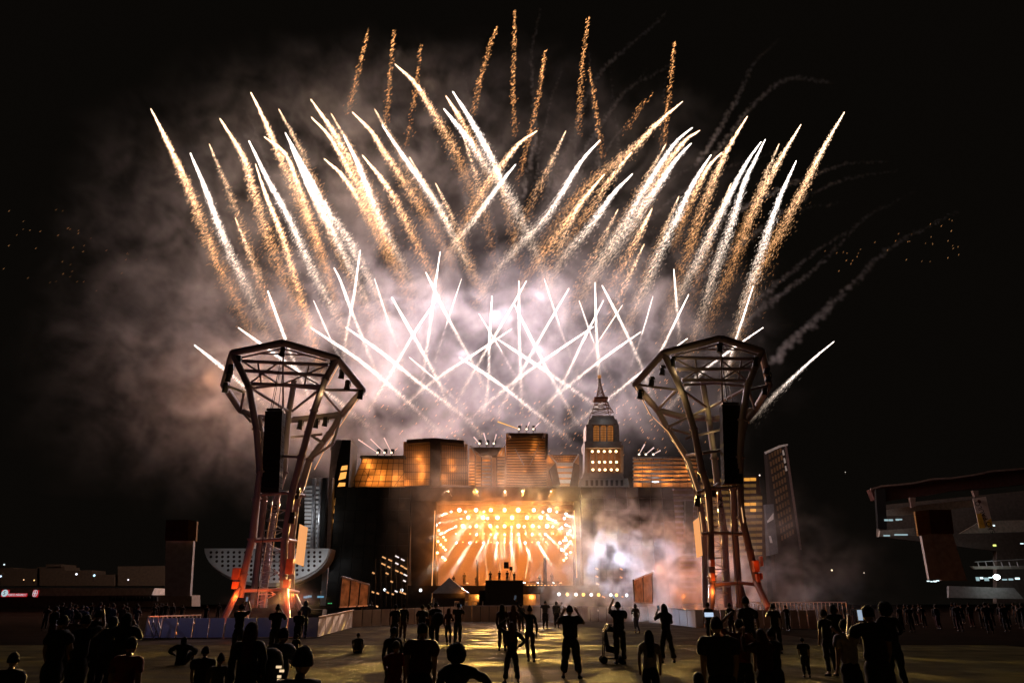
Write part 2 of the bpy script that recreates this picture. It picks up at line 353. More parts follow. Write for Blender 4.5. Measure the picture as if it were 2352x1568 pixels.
FAN = [
 ('gold', [(346,249),(385,325),(430,420),(490,570),(560,720)], 'long gold comet trail at the far left edge of the fan', 1.1, 126),
 ('white', [(437,352),(475,440),(515,545),(565,650),(605,740)], 'pale comet just inside the leftmost gold trail', .95, 124, 0),
 ('gold', [(505,272),(560,360),(585,440),(625,560),(675,690)], 'broad gold trail left of the pink-headed comet, starting above the leftmost pale comet', 1.25, 128),
 ('white', [(572,324),(620,420),(665,500),(720,620),(785,745)], 'pinkish-headed pale comet between two gold trails on the left', 1.0, 125),
 ('gold', [(587,377),(612,450),(646,531),(680,640),(728,800)], 'thin bright golden streak starting low beside the pinkish-headed comet', .8, 122),
 ('gold', [(576,212),(608,275),(650,370),(700,480),(745,600)], 'high gold trail whose tip stands highest of those on the left third', 1.15, 130),
 ('gold', [(607,314),(655,352),(685,420),(720,520),(760,640)], 'short curved gold trail tucked under the high one on the left', .9, 127),
 ('white', [(655,305),(705,395),(755,485),(800,545),(850,640),(890,720)], 'very bright white comet with violet glow, left of centre', 1.05, 123, 4e4),
 ('white', [(667,336),(712,430),(766,531),(805,610),(850,710)], 'bright white comet running parallel right under its violet-glowing twin', 1.0, 125),
 ('gold', [(714,228),(771,308),(815,385),(860,480),(905,590)], 'gold trail with the upper tip of the close pair left of centre', 1.1, 129),
 ('gold', [(715,269),(760,317),(820,420),(875,525),(925,640)], 'gold trail with the lower tip of the close pair left of centre', 1.05, 131),
 ('white', [(789,310),(820,370),(853,450),(890,535),(935,620)], 'white comet with a pink head dropping between the gold pairs', 1.0, 124, 3e4),
 ('gold', [(744,364),(785,400),(824,455),(870,545)], 'faint gold streak branching low off the close gold pair', .8, 126),
 ('gold', [(809,257),(852,300),(888,355),(942,435),(1007,540)], 'loose gold trail curving in from the left under the spark columns', 1.0, 130),
 ('white', [(878,287),(921,349),(974,424),(1017,489),(1071,596),(1103,645)], 'slender pale comet curving down to the crossing near the centre', .9, 125),
 ('gold', [(832,356),(888,424),(931,500),(965,570),(1000,640)], 'warm golden comet running just left of the slender pale one', .95, 123),
 ('gold', [(907,147),(958,195),(1004,270),(1045,340),(1085,435)], 'gold trail with the highest tip of all slanted trails, left of centre', 1.1, 130),
 ('white', [(1040,210),(1086,281),(1133,366),(1160,425),(1200,505),(1250,618)], 'brightest long white comet slanting down right through the centre', 1.3, 121, 8e4),
 ('white', [(1020,250),(1075,316),(1120,382),(1160,440)], 'second bright white comet merging into the brightest one from the left', 1.1, 122, 4e4),
 ('gold', [(1024,220),(1058,270),(1088,325),(1110,370)], 'short gold trail between the two brightest white comets', .9, 127),
 ('gold', [(1234,300),(1192,328),(1150,378),(1103,440),(1055,530)], 'gold trail rising right across the brightest white comet', 1.0, 128),
 ('white', [(1184,378),(1145,425),(1090,500),(1040,560)], 'short straight comet with an orange head crossing the brightest one', .75, 126),
 ('white', [(1378,322),(1331,375),(1257,490),(1190,560),(1120,645)], 'pale comet leaning right, first right of the central crossing', .95, 126),
 ('gold', [(1388,400),(1330,468),(1270,548),(1215,620)], 'golden comet lying just below the first pale one right of the crossing', .95, 124),
 ('white', [(1453,399),(1404,448),(1360,509),(1300,579),(1270,630)], 'pale comet with a reddish pink head right of the golden one', .95, 123),
 ('gold', [(1568,233),(1510,281),(1451,340),(1380,395),(1334,438),(1264,523)], 'long loose gold arc with the highest tip on the right half', 1.1, 130),
 ('gold', [(1451,349),(1400,410),(1365,462),(1322,518),(1295,560)], 'scattered gold sparks hanging under the long gold arc', 1.1, 131, 0, .7),
 ('white', [(1590,293),(1548,330),(1500,400),(1435,505),(1380,590),(1334,677)], 'broad pale trail, upper left of the bright bundle on the right', 1.1, 125),
 ('gold', [(1608,299),(1570,325),(1520,390),(1470,480)], 'gold comet with its tip just right of the bright bundle', .95, 127),
 ('white', [(1588,329),(1556,361),(1521,408),(1463,490),(1404,572),(1357,642)], 'bright white core comet of the bundle right of centre', 1.25, 121, 6e4),
 ('gold', [(1498,478),(1465,540),(1428,607),(1400,650)], 'gold tail hanging below the bright bundle right of centre', 1.1, 126, 0, .8),
 ('white', [(1633,356),(1592,419),(1557,490),(1510,583),(1475,666),(1440,740)], 'warm pale comet with a red head between the bundle and the gold column', 1.1, 123),
 ('gold', [(1658,350),(1625,385),(1590,450),(1560,520)], 'small gold tip touching the warm pale comet on its right', .8, 127),
 ('gold', [(1717,267),(1680,325),(1657,368),(1639,408),(1604,495),(1575,583),(1545,666)], 'tall sandy gold trail left of the twin white comets', 1.1, 128),
 ('white', [(1748,326),(1715,372),(1674,448),(1639,518),(1592,612),(1557,677),(1530,745)], 'left one of the twin white comets with touching tips', .95, 123),
 ('white', [(1758,320),(1735,365),(1709,419),(1674,525),(1639,619),(1610,717),(1585,785)], 'right one of the twin white comets with touching tips', 1.0, 122, 4e4),
 ('gold', [(1840,286),(1792,363),(1756,427),(1709,525),(1674,619),(1639,700)], 'gold trail between the twin white comets and the outer pale one', 1.05, 129),
 ('white', [(1829,370),(1790,453),(1763,527),(1736,609),(1710,685),(1682,790)], 'pale outer comet standing over the right tower', 1.05, 123, 2e4),
 ('gold', [(1940,257),(1890,340),(1845,426),(1804,502),(1763,576),(1722,664),(1700,740)], 'outermost gold trail at the right edge of the fan', 1.05, 128),
]
for k, row in enumerate(FAN):
    kind, pts, lab, w, Y = row[:5]; li = row[5] if len(row) > 5 else 0; n = row[6] if len(row) > 6 else 1.0
    comet(kind, pts, lab, G1, w=w, Y=Y, n=n, light=li)
RISE = [
 ([(446,792),(515,846),(627,943)], 'orange comet far left, passing behind the left tower', 116, 1.5e4, (1, .55, .25)),
 ([(547,752),(640,818),(740,890),(852,981)], 'bright comet crossing behind the crown of the left tower', 118, 1e4, (1, .8, .8)),
 ([(615,668),(645,750),(680,840),(725,940)], 'steep comet rising just above the peak of the left tower', 117, 2e4, (1, .8, .8)),
 ([(715,753),(825,826),(920,905),(1015,995)], 'comet slanting down right from above the left tower crown', 116, 2e4, (1, .8, .75)),
 ([(795,752),(865,800),(960,875),(1060,950),(1110,1000)], 'long comet slanting down right, parallel to the one nearer the tower', 117, 2e4, (1, .86, .9)),
 ([(827,575),(812,680),(796,760),(785,850)], 'almost upright comet whose tip is leftmost of the low crossing ones', 118, 3e4, (1, .86, .92)),
 ([(767,615),(781,642),(807,711),(835,779),(869,865)], 'comet crossing the almost upright one left of centre', 119, 2e4, (1, .86, .92)),
 ([(1011,578),(1000,650),(988,740),(975,830),(965,900)], 'upright comet with the highest tip left of the centre', 118, 5e4, (1, .88, .95)),
 ([(978,625),(1030,730),(1080,820),(1115,890)], 'comet crossing the highest upright one on its left side', 119, 1e4, (1, .86, .92)),
 ([(900,683),(950,770),(1000,860),(1040,950)], 'comet falling right with its tip low between the left crossings', 117, 3e4, (1, .86, .92)),
 ([(1010,678),(960,750),(900,850),(840,950)], 'comet leaning right whose tail ends by the left tower', 116, 1e4, (1, .8, .75)),
 ([(1130,680),(1124,780),(1120,880),(1108,955)], 'upright comet just left of the centre', 117, 5e4, (1, .88, .97)),
 ([(1192,645),(1193,760),(1197,860),(1200,950)], 'exactly upright comet at the centre', 118, 6e4, (1, .88, .98)),
 ([(1209,645),(1160,730),(1100,830),(1045,925)], 'comet leaning right, tip touching the upright centre one', 117, 1e4, (1, .86, .9)),
 ([(1174,756),(1100,805),(1000,870),(900,950)], 'flat comet rising right through the centre crossing', 115, 2e4, (1, .84, .85)),
 ([(1182,700),(1225,785),(1275,880),(1330,975)], 'warm pale comet falling right from the centre', 119, 1e4, (1, .8, .75)),
 ([(1145,780),(1230,835),(1320,895),(1395,948)], 'flat comet falling right towards the lattice spire', 116, 4e4, (1, .88, .95)),
 ([(1055,820),(1140,875),(1230,945),(1315,1010)], 'flat comet falling right to the roof of the white striped building', 115, 4e4, (1, .86, .9)),
 ([(1307,662),(1255,750),(1195,855),(1135,960)], 'comet leaning right, first right of the centre', 118, 3e4, (1, .88, .97)),
 ([(1363,750),(1280,805),(1180,875),(1070,965)], 'flat comet rising right, tip by the spire comet', 116, 2e4, (1, .86, .92)),
 ([(1367,648),(1370,750),(1376,850),(1379,935)], 'upright comet directly above the lattice spire', 118, 4e4, (1, .88, .97)),
 ([(1386,690),(1340,780),(1290,880),(1240,950)], 'comet leaning right behind the one above the spire', 119, 1e4, (1, .86, .9)),
 ([(1383,655),(1425,735),(1470,830),(1500,915)], 'comet falling right from beside the spire comet', 117, 3e4, (1, .86, .9)),
 ([(1472,762),(1395,815),(1310,880),(1225,950)], 'short-tipped comet with a pink head rising right over the spire', 116, 2e4, (1, .84, .85)),
 ([(1548,618),(1555,700),(1563,790)], 'upright comet left above the right tower', 119, 2e4, (1, .86, .9)),
 ([(1582,676),(1550,740),(1505,830),(1470,900)], 'comet crossing the upright one left above the right tower', 118, 1e4, (1, .84, .85)),
 ([(1579,777),(1476,852),(1394,915),(1300,985)], 'flat comet running from the spire up to the left rim of the right tower', 115, 2e4, (1, .84, .85)),
 ([(1730,657),(1708,725),(1680,810),(1650,930)], 'steep comet rising through the crown of the right tower', 118, 1e4, (1, .8, .75)),
 ([(1753,752),(1690,795),(1610,855),(1520,950)], 'comet shooting out right above the peak of the right tower', 117, 1e4, (1, .8, .75)),
 ([(1916,784),(1860,830),(1790,895),(1720,965)], 'rightmost comet, flying out to the right past the right tower', 114, 1e4, (1, .75, .6)),
]
for pts, lab, Y, e, col in RISE: comet('rise', pts, lab, G2, w=1.0, Y=Y, light=e, lcol=col)
RAIN = [
 ([(846,64),(830,130),(812,200),(795,260)], 'short slanted spark column farthest left', 1),
 ([(905,66),(897,150),(890,230),(885,290)], 'spark column second from the left, nearly upright', 1),
 ([(967,100),(955,190),(945,260),(930,340)], 'thin faint spark column third from the left', .7),
 ([(1141,58),(1120,120),(1100,190),(1085,260)], 'broad spark column leaning right, left of the tallest', 1.3),
 ([(1181,24),(1179,120),(1178,200),(1180,310)], 'tallest upright spark column near the top centre', 1.1),
 ([(1252,114),(1236,220),(1215,310),(1190,410)], 'long spark column leaning right, just right of the tallest', 1.2),
 ([(1352,37),(1340,120),(1332,210),(1326,300)], 'tall spark column right of the centre', 1.2),
 ([(1353,152),(1365,220),(1375,290),(1385,360)], 'small spark column leaning left beside the tall one', 1),
 ([(1549,94),(1540,180),(1530,260),(1520,340)], 'spark column farthest right', 1.2),
 ([(1500,215),(1470,245),(1435,300)], 'loose patch of gold sparks between the right spark columns', .8),
]
for pts, lab, n in RAIN: comet('rain', pts, lab, G3, Y=130, n=n)

FAINT = [[(480,330),(540,470),(600,640)],[(640,250),(700,360),(770,520)],[(700,420),(760,540),(820,680)],[(860,250),(920,350),(980,470)],[(940,360),(1000,460),(1070,590)],[(1000,420),(1050,520),(1095,640)],
 [(1300,300),(1250,400),(1190,520)],[(1330,470),(1290,550),(1240,650)],[(1420,480),(1370,570),(1310,680)],[(1530,330),(1470,430),(1400,560)],[(1560,450),(1510,560),(1460,680)],[(1680,420),(1630,540),(1590,670)],
 [(1790,330),(1740,440),(1690,560)],[(1120,330),(1160,450),(1190,580)],[(760,260),(830,380),(900,540)],[(1060,300),(1100,420),(1130,560)],[(540,500),(590,620),(650,760)],[(1480,560),(1420,680),(1380,780)]]
for pts in FAINT: comet('gold', pts, 'faint gold spark trail hanging between the brighter comets', 'faint spark trails between the comets', w=1.1, Y=128, n=.45, e=.62)
FAINT2 = [[(860,640),(900,760),(950,880)],[(1060,640),(1020,760),(980,880)],[(1250,640),(1290,760),(1340,890)],[(1430,700),(1370,790),(1300,890)],[(720,690),(770,800),(830,900)],[(1100,720),(1160,820),(1220,930)],[(940,820),(1010,880),(1080,950)],[(1330,690),(1370,800),(1420,900)],[(1500,680),(1470,780),(1430,880)]]
for pts in FAINT2: comet('rise', pts, 'dim white comet trail blurred by the smoke among the brighter crossing ones', 'dim comets inside the smoke', w=1.0, Y=121, n=.5, e=.4)
def drift(label, pts, N, spread, e):
    c = np.array([list(P(*q)) for q in pts]); t = thing('drifting_sparks', c[0], label, 'sparks', 'stray embers drifting at the sides')
    s = rng.random(N)*(len(c)-1); i = np.minimum(s.astype(int), len(c)-2); f = (s-i)[:, None]
    pos = c[i]*(1-f)+c[i+1]*f+rng.normal(0, spread, (N, 3))
    vec = (WIND+rng.normal(0, .1, (N, 3)))*.55
    spark_mesh('sparks', pos, vec, np.full(N, .12), GOLD*(e*(.3+rng.random(N)))[:, None], t)
drift('stray orange embers drifting at the left edge of the sky', [(0,505,118),(60,560,118),(120,590,118),(190,650,118)], 22, 2.6, .11)
drift('small cluster of orange embers left of the smoke', [(140,520,118),(175,540,118),(240,575,118),(300,620,118)], 16, 1.8, .16)
drift('orange embers drifting out to the right of the fan', [(1930,590,118),(2010,560,118),(2140,530,118),(2200,560,118),(2120,610,118)], 36, 1.5, .24)
drift('loose embers falling among the comets over the skyline', [(850,950,113),(1100,960,113),(1300,1000,113),(1500,960,113),(1560,850,113)], 420, 3.6, .45)

# smoke-only trails left by burnt-out shells: chains of small puffs turned into a volume
def puff_trails(name, label, trails, dens, voxel=.36):
    V = []; R = []
    for pts, r0, r1 in trails:
        c = curve([(u, v, Y) for u, v, Y in pts], 60)
        L = sum((c[i+1]-c[i]).length for i in range(59)); n = int(L/.19); r0 *= .55; r1 *= .62
        for i in range(n):
            s = i/n; k = s*58.9; a = c[int(k)].lerp(c[int(k)+1], k-int(k)); r = r0+(r1-r0)*s
            wob = Vector((math.sin(i*.07)+.5*math.sin(i*.19), 0, math.cos(i*.053+1)))*r*.30
            p = a+wob+Vector((rnd.gauss(0, 1), rnd.gauss(0, 1), rnd.gauss(0, 1)))*r*.42
            V.append(p); R.append(r*(.42+.38*rnd.random()))
    me = bpy.data.meshes.new(name); me.from_pydata([tuple(p) for p in V], [], [])
    at = me.attributes.new('rad', 'FLOAT', 'POINT'); at.data.foreach_set('value', R)
    o = bpy.data.objects.new(name, me); C.objects.link(o)
    ng = bpy.data.node_groups.new(name, 'GeometryNodeTree')
    ng.interface.new_socket('Geometry', in_out='INPUT', socket_type='NodeSocketGeometry')
    ng.interface.new_socket('Geometry', in_out='OUTPUT', socket_type='NodeSocketGeometry')
    T = NT(ng); L = ng.links.new; gi = T.n('NodeGroupInput'); go = T.n('NodeGroupOutput')
    na = T.n('GeometryNodeInputNamedAttribute', data_type='FLOAT'); na.inputs[0].default_value = 'rad'
    m2p = T.n('GeometryNodeMeshToPoints'); L(gi.outputs[0], m2p.inputs[0]); L(na.outputs[0], m2p.inputs['Radius'])
    p2v = T.n('GeometryNodePointsToVolume', resolution_mode='VOXEL_SIZE'); L(m2p.outputs[0], p2v.inputs['Points'])
    p2v.inputs['Voxel Size'].default_value = voxel; L(na.outputs[0], p2v.inputs['Radius']); p2v.inputs['Density'].default_value = dens
    m = bpy.data.materials.new(name); m.use_nodes = True; t = m.node_tree; t.nodes.clear()
    pv = t.nodes.new('ShaderNodeVolumePrincipled'); mo = t.nodes.new('ShaderNodeOutputMaterial'); t.links.new(pv.outputs[0], mo.inputs['Volume'])
    pv.inputs['Color'].default_value = (.9, .86, .88, 1); pv.inputs['Density'].default_value = 1; pv.inputs['Anisotropy'].default_value = .1
    sm = T.n('GeometryNodeSetMaterial'); sm.inputs['Material'].default_value = m
    L(p2v.outputs[0], sm.inputs[0]); L(sm.outputs[0], go.inputs[0])
    o.modifiers.new('smoke', 'NODES').node_group = ng
    return tag(o, label, None, None, 'stuff')
puff_trails('smoke_trails', 'thin grey smoke trails arching out over the right side', [
 ([(2200,485,122),(2060,560,122),(1930,680,122),(1850,760,122),(1770,830,122)], .7, 1.6),
 ([(2100,440,124),(1990,500,124),(1880,610,124),(1790,680,124),(1700,750,124)], .5, 1.2),
 ([(1990,505,124),(1900,560,124),(1800,640,124),(1720,700,124)], .5, 1.1),
 ([(2040,372,124),(1950,375,124),(1850,410,124),(1740,460,124),(1620,530,124)], .5, 1.2),
 ([(2060,393,126),(1950,410,126),(1830,465,126),(1700,560,126),(1600,640,126)], .5, 1.2),
 ([(1950,465,126),(1850,480,126),(1740,540,126),(1640,620,126)], .4, 1.0),
 ([(1910,190,127),(1820,180,127),(1740,230,127),(1660,330,127),(1580,450,127)], .9, 1.2),
 ([(1790,90,127),(1730,150,127),(1680,250,127),(1600,380,127)], .5, 1.3),
 ([(1550,145,127),(1450,200,127),(1390,270,127),(1330,370,127)], .7, 1.0),
 ([(1530,30,127),(1440,110,127),(1370,180,127),(1320,290,127)], .8, 1.0),
 ([(1350,120,127),(1365,260,127),(1380,400,127)], .7, 1.0),
 ([(1400,140,127),(1412,250,127),(1425,380,127)], .5, .8),
 ([(1340,100,127),(1325,260,127),(1320,400,127)], .4, .8),
 ([(1240,20,127),(1220,150,127),(1230,300,127),(1200,450,127)], .7, 1.2),
 ([(1545,100,127),(1525,220,127),(1518,360,127)], .4, .8),
 ([(560,250,127),(590,310,127),(620,400,127)], .6, .9),
 ([(930,180,127),(985,260,127),(1040,360,127),(1120,480,127)], .4, .9),
 ([(700,430,127),(620,420,127),(540,370,127)], .4, .7),
 ([(1500,700,127),(1430,780,127),(1380,860,127)], .8, 1.4),
 ([(1660,460,127),(1560,640,127),(1480,790,127)], .6, 1.0),
 ([(1600,420,127),(1500,560,127),(1400,720,127)], .6, 1.1),
]+[([(1176+math.sin(a)*r1, 880-math.cos(a)*r1*.92+bend, 131), (1176+math.sin(a*.92)*r1*.72, 880-math.cos(a*.92)*r1*.70, 131), (1176+math.sin(a*.85)*r1*.40, 880-math.cos(a*.85)*r1*.42, 131)], .5, 1.0)
    for a, r1, bend in [(rnd.uniform(-1.1, 1.15), rnd.uniform(520, 900), rnd.uniform(0, 60)) for _ in range(34)]]+[
], .10)
tag(smoke('firework_smoke', (-98, 114, 12), (66, 146, 126), (310, 36, 220),
   [(tuple(P(1150,760,130)), (27,7,12), 1.15), (tuple(P(900,700,130)), (19,7,13), .9), (tuple(P(1400,740,130)), (16,7,13), .75),
    (tuple(P(620,520,131)), (30,7,26), .36), (tuple(P(930,330,131)), (26,7,30), .21), (tuple(P(1380,430,131)), (20,6,22), .14),
    (tuple(P(860,960,126)), (28,7,8), 1.0), (tuple(P(560,860,127)), (18,7,12), .8), (tuple(P(400,720,130)), (15,7,18), .28), (tuple(P(1360,930,128)), (18,7,7), .45)],
   .105, 9, .43, 3.4, 2, (.94, .88, .89), .0, .21, lacy=.72), None, None, None, 'stuff')['label'] = 'lilac and brown firework smoke billowing behind the comets'
for (u, v, Y, col, e) in [(1140,720,124,(1,.84,.97),5054),(1240,800,122,(1,.84,.97),6220),(1060,810,122,(1,.84,.97),6220),(1150,900,119,(1,.84,.95),5054),(900,690,124,(1,.84,.94),5054),(960,880,119,(1,.80,.82),4276),(800,780,122,(1,.82,.9),4665),(1370,730,124,(.98,.86,1),4665),(1320,860,120,(1,.84,.95),4276),(1240,680,124,(1,.84,.97),3110),(1010,690,124,(1,.84,.97),3888),(720,680,124,(1,.78,.8),2721),(1480,790,121,(1,.84,.95),2332),
                          (980,960,112,(1,.42,.16),4600),(860,950,112,(1,.44,.18),5200),(1100,950,112,(1,.44,.20),3400),(740,900,114,(1,.46,.20),5200),(600,870,116,(1,.48,.24),4400),(480,870,117,(1,.44,.2),2800),(1280,960,113,(1,.5,.3),1200),(620,690,126,(1,.74,.66),1000),(420,560,126,(1,.66,.48),500),
                          (560,400,126,(1,.70,.50),900),(900,330,126,(1,.76,.62),900),(1250,350,126,(1,.78,.66),700)]:
    lamp(None, P(u, v, Y-(8 if Y > 117 else 3)), col, e*(1.9 if Y > 117 else 1.7), name='comet_fill_light')  # added fill lamps in front of the smoke, not at any comet
# ------------------------------------------------------------ stage
ORANGE = (1, .36, .07); AMBER = (1, .44, .11); WARM = (1, .78, .55); COOL = (.80, .86, 1); RED = (1, .12, .02)
m_black = mat('black_fabric', (.012, .011, .010), .9, scale=.5)
m_truss = mat('black_truss', (.03, .027, .025), .5, .4)
m_steel = mat('galvanised_steel', (.35, .35, .36), .35, .9)
m_deck = mat('stage_deck', (.03, .028, .026), .55)
m_scrim = mat('warm_backcloth', (.50, .30, .15), .8, scale=.4, var=.2)
m_frame = mat('bronze_frame', (.10, .07, .05), .5, .3)
m_white = mat('white_panel', (.68, .68, .68), .45, var=.06)
m_grey = mat('grey_concrete_panel', (.34, .32, .31), .8, var=.15)
m_led = mat('led_screen_off', (.016, .014, .010), .35, var=.3, scale=.6)
m_silver = mat('silver_louvre', (.48, .49, .52), .3, .6, var=.1)
def fx(u, v, Y): p = P(u, v, Y); return p.x, p.z
def quad(parent, name, m, uv, Y, thick=.25, label=None, kind=None):
    """flat polygon read at bearings uv standing in the vertical plane at distance Y, given real thickness backwards"""
    return MB().prism([(P(u, v, Y).x, Y, P(u, v, Y).z) for u, v in uv], (0, thick, 0)).build(name, m, parent, label, kind)
def strut(parent, name, m, a, b, Y, w, d=None, label=None):
    return MB().bar(P(*a, Y), P(*b, Y), w, d or w).build(name, m, parent, label)

stage = thing('concert_stage', P(1160, 1385, 103) - Vector((0, 0, P(1160, 1385, 103).z)), 'wide dark concert stage with glowing orange opening under the skyline', 'stage')
SY = 100
quad(stage, 'roof_header', m_black, [(944,1118),(1332,1118),(1330,1150),(946,1150)], SY+.4, 3)
for a, b in ((944, 1001), (1319, 1332)): quad(stage, 'side_leg', m_black, [(a,1150),(b,1150),(b,1400),(a,1400)], SY+.6, 2)
x0, z1 = fx(1000, 1150, SY); x1, _ = fx(1320, 1150, SY); zf = P(1160, 1346, 102).z
MB().box((x0-3, 97.5, 0), (x1+3, 122, zf)).build('deck', m_deck, stage)
MB().box((x0-1, 117.6, zf), (x1+1, 118.2, z1+2)).build('backcloth', mat('stage_backcloth', (.20, .15, .11), .85, scale=.3, var=.4), stage)
MB().box((x0-1, SY+1, z1+.2), (x1+1, 117, z1+.6)).build('stage_roof', m_black, stage)
for k in range(6):   # roof trusses that carry the lamps
    yy = 102+k*2.6; zz = [P(1160, v, yy).z for v in (1168, 1186, 1204, 1222, 1240, 1150)][k]+.5
    mb = MB()
    for dz in (0, .5): mb.bar((x0, yy, zz+dz), (x1, yy, zz+dz), .09)
    nseg = 24
    for i in range(nseg): mb.bar((x0+(x1-x0)*i/nseg, yy, zz+.5*(i % 2)), (x0+(x1-x0)*(i+1)/nseg, yy, zz+.5*((i+1) % 2)), .05)
    mb.build('lighting_truss', m_truss, stage)
for (a, b) in (((999,1172),(992,1346)), ((1319,1172),(1325,1326))):
    o = MB().bar(P(*a, 99.8), P(*b, 99.8), .10).build('glow_line', glow('orange_strip', (1, .45, .16), 1.3), stage)
mb = MB()
for i in range(40):
    u = 1208+i*1.9; p = P(u, 1341, 98.6); mb.cbox(p, .05, .05, .8)
mb.bar(P(1206, 1336, 98.6), P(1284, 1336, 98.6), .08); mb.build('railing', m_truss, stage)
for k in range(9):
    MB().cbox(P(1212+k*8, 1344, 98.4), .22, .2, .12).build('footlight', glow('footlight_orange', (1, .5, .15), 2.2), stage)

for (u, v, r) in ((1251.5,1280,.28),(1096,1285,.16)): MB().tube(P(u, v, 100.6), P(u+1, 1346, 100.6), r*.8, r, 8).build('mast', m_truss if u < 1200 else m_black, stage)
# big switched-off LED walls left and right of the opening, built of panels
def led_wall(name, u0, u1, label, nx, nz):
    t = thing(name, P((u0+u1)/2, 1385, SY)-Vector((0, 0, P((u0+u1)/2, 1385, SY).z)), label, 'screen')
    xa, zt = fx(u0, 1118, SY); xb, _ = fx(u1, 1118, SY); zb = 1.2
    xb = P(u1, 1118, SY).x
    MB().box((xa, SY+.25, 0), (xb, SY+1.6, zt-.1)).build('support_frame', m_black, t)
    w = (xb-xa)/nx; h = (zt-zb)/nz; me = None
    for i in range(nx):
        for j in range(nz):
            MB().box((xa+i*w+.02, SY+.03*((i+j) % 2)*.4, zb+j*h+.02), (xa+(i+1)*w-.02, SY+.2, zb+(j+1)*h-.02)).build('led_panel', m_led, t)
    return t
led_wall('led_wall', 772, 944, 'switched off black screen wall left of the stage opening', 7, 10)
led_wall('led_wall', 1333, 1545, 'switched off black screen wall right of the stage opening', 8, 10)

# stage lamps
def fixture(name, p, label, group, r=.33, aim=None, m=None, cat='stage light'):
    t = thing(name, p, label, cat, group)
    d = (Vector(aim)-p).normalized() if aim is not None else Vector((0, -1, 0))
    MB().tube(p+d*.0-d*.45, p, r*.75, r*1.08, 8).build('housing', m_truss, t)
    MB().tube(p, p+d*.05, r, r, 10).build('lens', m, t)
    return t
g_blind = glow('blinder_lens', (1, .80, .56), 14); g_small = glow('small_lens', (1, .74, .42), 5); g_cool = glow('beam_lens', (.92, .93, 1), 9)
ROWS = [(1171, [1055,1093.4,1127.8,1159,1190.3,1226.2,1262.2], 102, 9, 'top'), (1188, [1075.5,1109.8,1142.6,1176.2,1210.6,1242], 104.5, 10, 'second'),
        (1207.5, [1063,1094.2,1126.2,1159,1191,1224,1256.7], 107, 8.5, 'third'), (1225.5, [1047.3,1079.4,1112.2,1143.4,1175.5,1206.7,1239.5,1271], 109.5, 5, 'fourth'),
        (1244.5, [1063,1094.2,1127.8,1159,1191,1222.3,1253.6], 112, 4.5, 'lowest')]
ORD = ['first','second','third','fourth','fifth','sixth','seventh','eighth','ninth','tenth','eleventh','twelfth']
for v, us, Y, px, nm in ROWS:
    for i, u in enumerate(us):
        big = v < 1215; p = P(u, v, Y)
        aim = Vector((p.x*1.0, Y-30, p.z-6))
        t = fixture('blinder_light', p, f'{ORD[i]} glowing round lamp from the left in the {nm} row over the stage', f'round warm lamps in rows over the stage', r=pxm(px, Y, 12)/2*(.86 if big else .7)*rnd.uniform(.85, 1.15), aim=aim, m=g_blind if big else g_small)
        lamp(t, p+Vector((0, -.25, 0)), (1, .33, .06) if big else ORANGE, 1050 if big else 420, 'SPOT', to=p+Vector((p.x*-.04, -10, -3.0)), angle=140, blend=.8, name='bulb')
        if big and i % 2 == 0:
            q = P(u, 1168, 99.3); lamp(t, q, ORANGE, 4500, 'SPOT', to=q+Vector((-4.5, -2.2, 6.5)), angle=8, name='up_beam')
# side ladders of small lamps
for side, pts in (('left', [(1007.6,1217.7),(1013,1225),(1018.6,1233),(1023.3,1239.6),(1006,1242.8),(1012,1250),(1018,1256),(1023,1262),(1004.4,1269),(1016.6,1279.5),(1022.3,1284.7)]),
                  ('right', [(1309.8,1218),(1304.3,1226.5),(1299,1234),(1294.5,1241),(1310.6,1243),(1304.7,1250.6),(1299.6,1257),(1295,1263),(1310.6,1268),(1300.5,1280.5),(1295,1286)])):
    for i, (u, v) in enumerate(pts):
        p = P(u, v, 101.5+.4*(i % 4)); t = fixture('side_lamp', p, f'{ORD[i]} small lamp from the top on the {side} ladder beside the stage opening', 'small lamps on the side ladders', r=.17, aim=p+Vector((4 if side == 'left' else -4, -8, -2)), m=g_small)
        if i % 2 == 0: lamp(t, p+Vector((0, -.2, 0)), ORANGE, 260, name='bulb')
# white beams: origin bearing -> bearing of the beam's end, all from moving heads on the roof trusses
BEAMS = [((1036,1175),(1005,1186)),((1069,1175),(990,1215)),((1111,1175),(1060,1220)),((1059,1190),(1005,1205)),((1047,1209),(1000,1232)),((1080,1209),(1005,1290)),
         ((1142,1209),(1136,1240)),((1175,1209),(1175,1235)),((1204,1209),(1212,1230)),((1095,1227),(1055,1290)),((1127,1227),(1112,1270)),((1159,1227),(1158,1260)),
         ((1191,1227),(1197,1262)),((1222,1227),(1262,1290)),((1253,1227),(1300,1270)),((1048,1246),(1000,1310)),((1079,1246),(1030,1325)),((1111,1246),(1095,1285)),
         ((1142,1246),(1139,1275)),((1174,1246),(1177,1280)),((1206,1246),(1218,1285)),((1237,1246),(1265,1300)),((1247,1175),(1262,1188)),((1279,1175),(1312,1186)),
         ((1258,1190),(1280,1200)),((1238,1209),(1262,1235)),((1270,1209),(1300,1224)),((1222,1209),(1245,1235)),((1120,1190),(1090,1225)),((1300,1272),(1380,1345))]
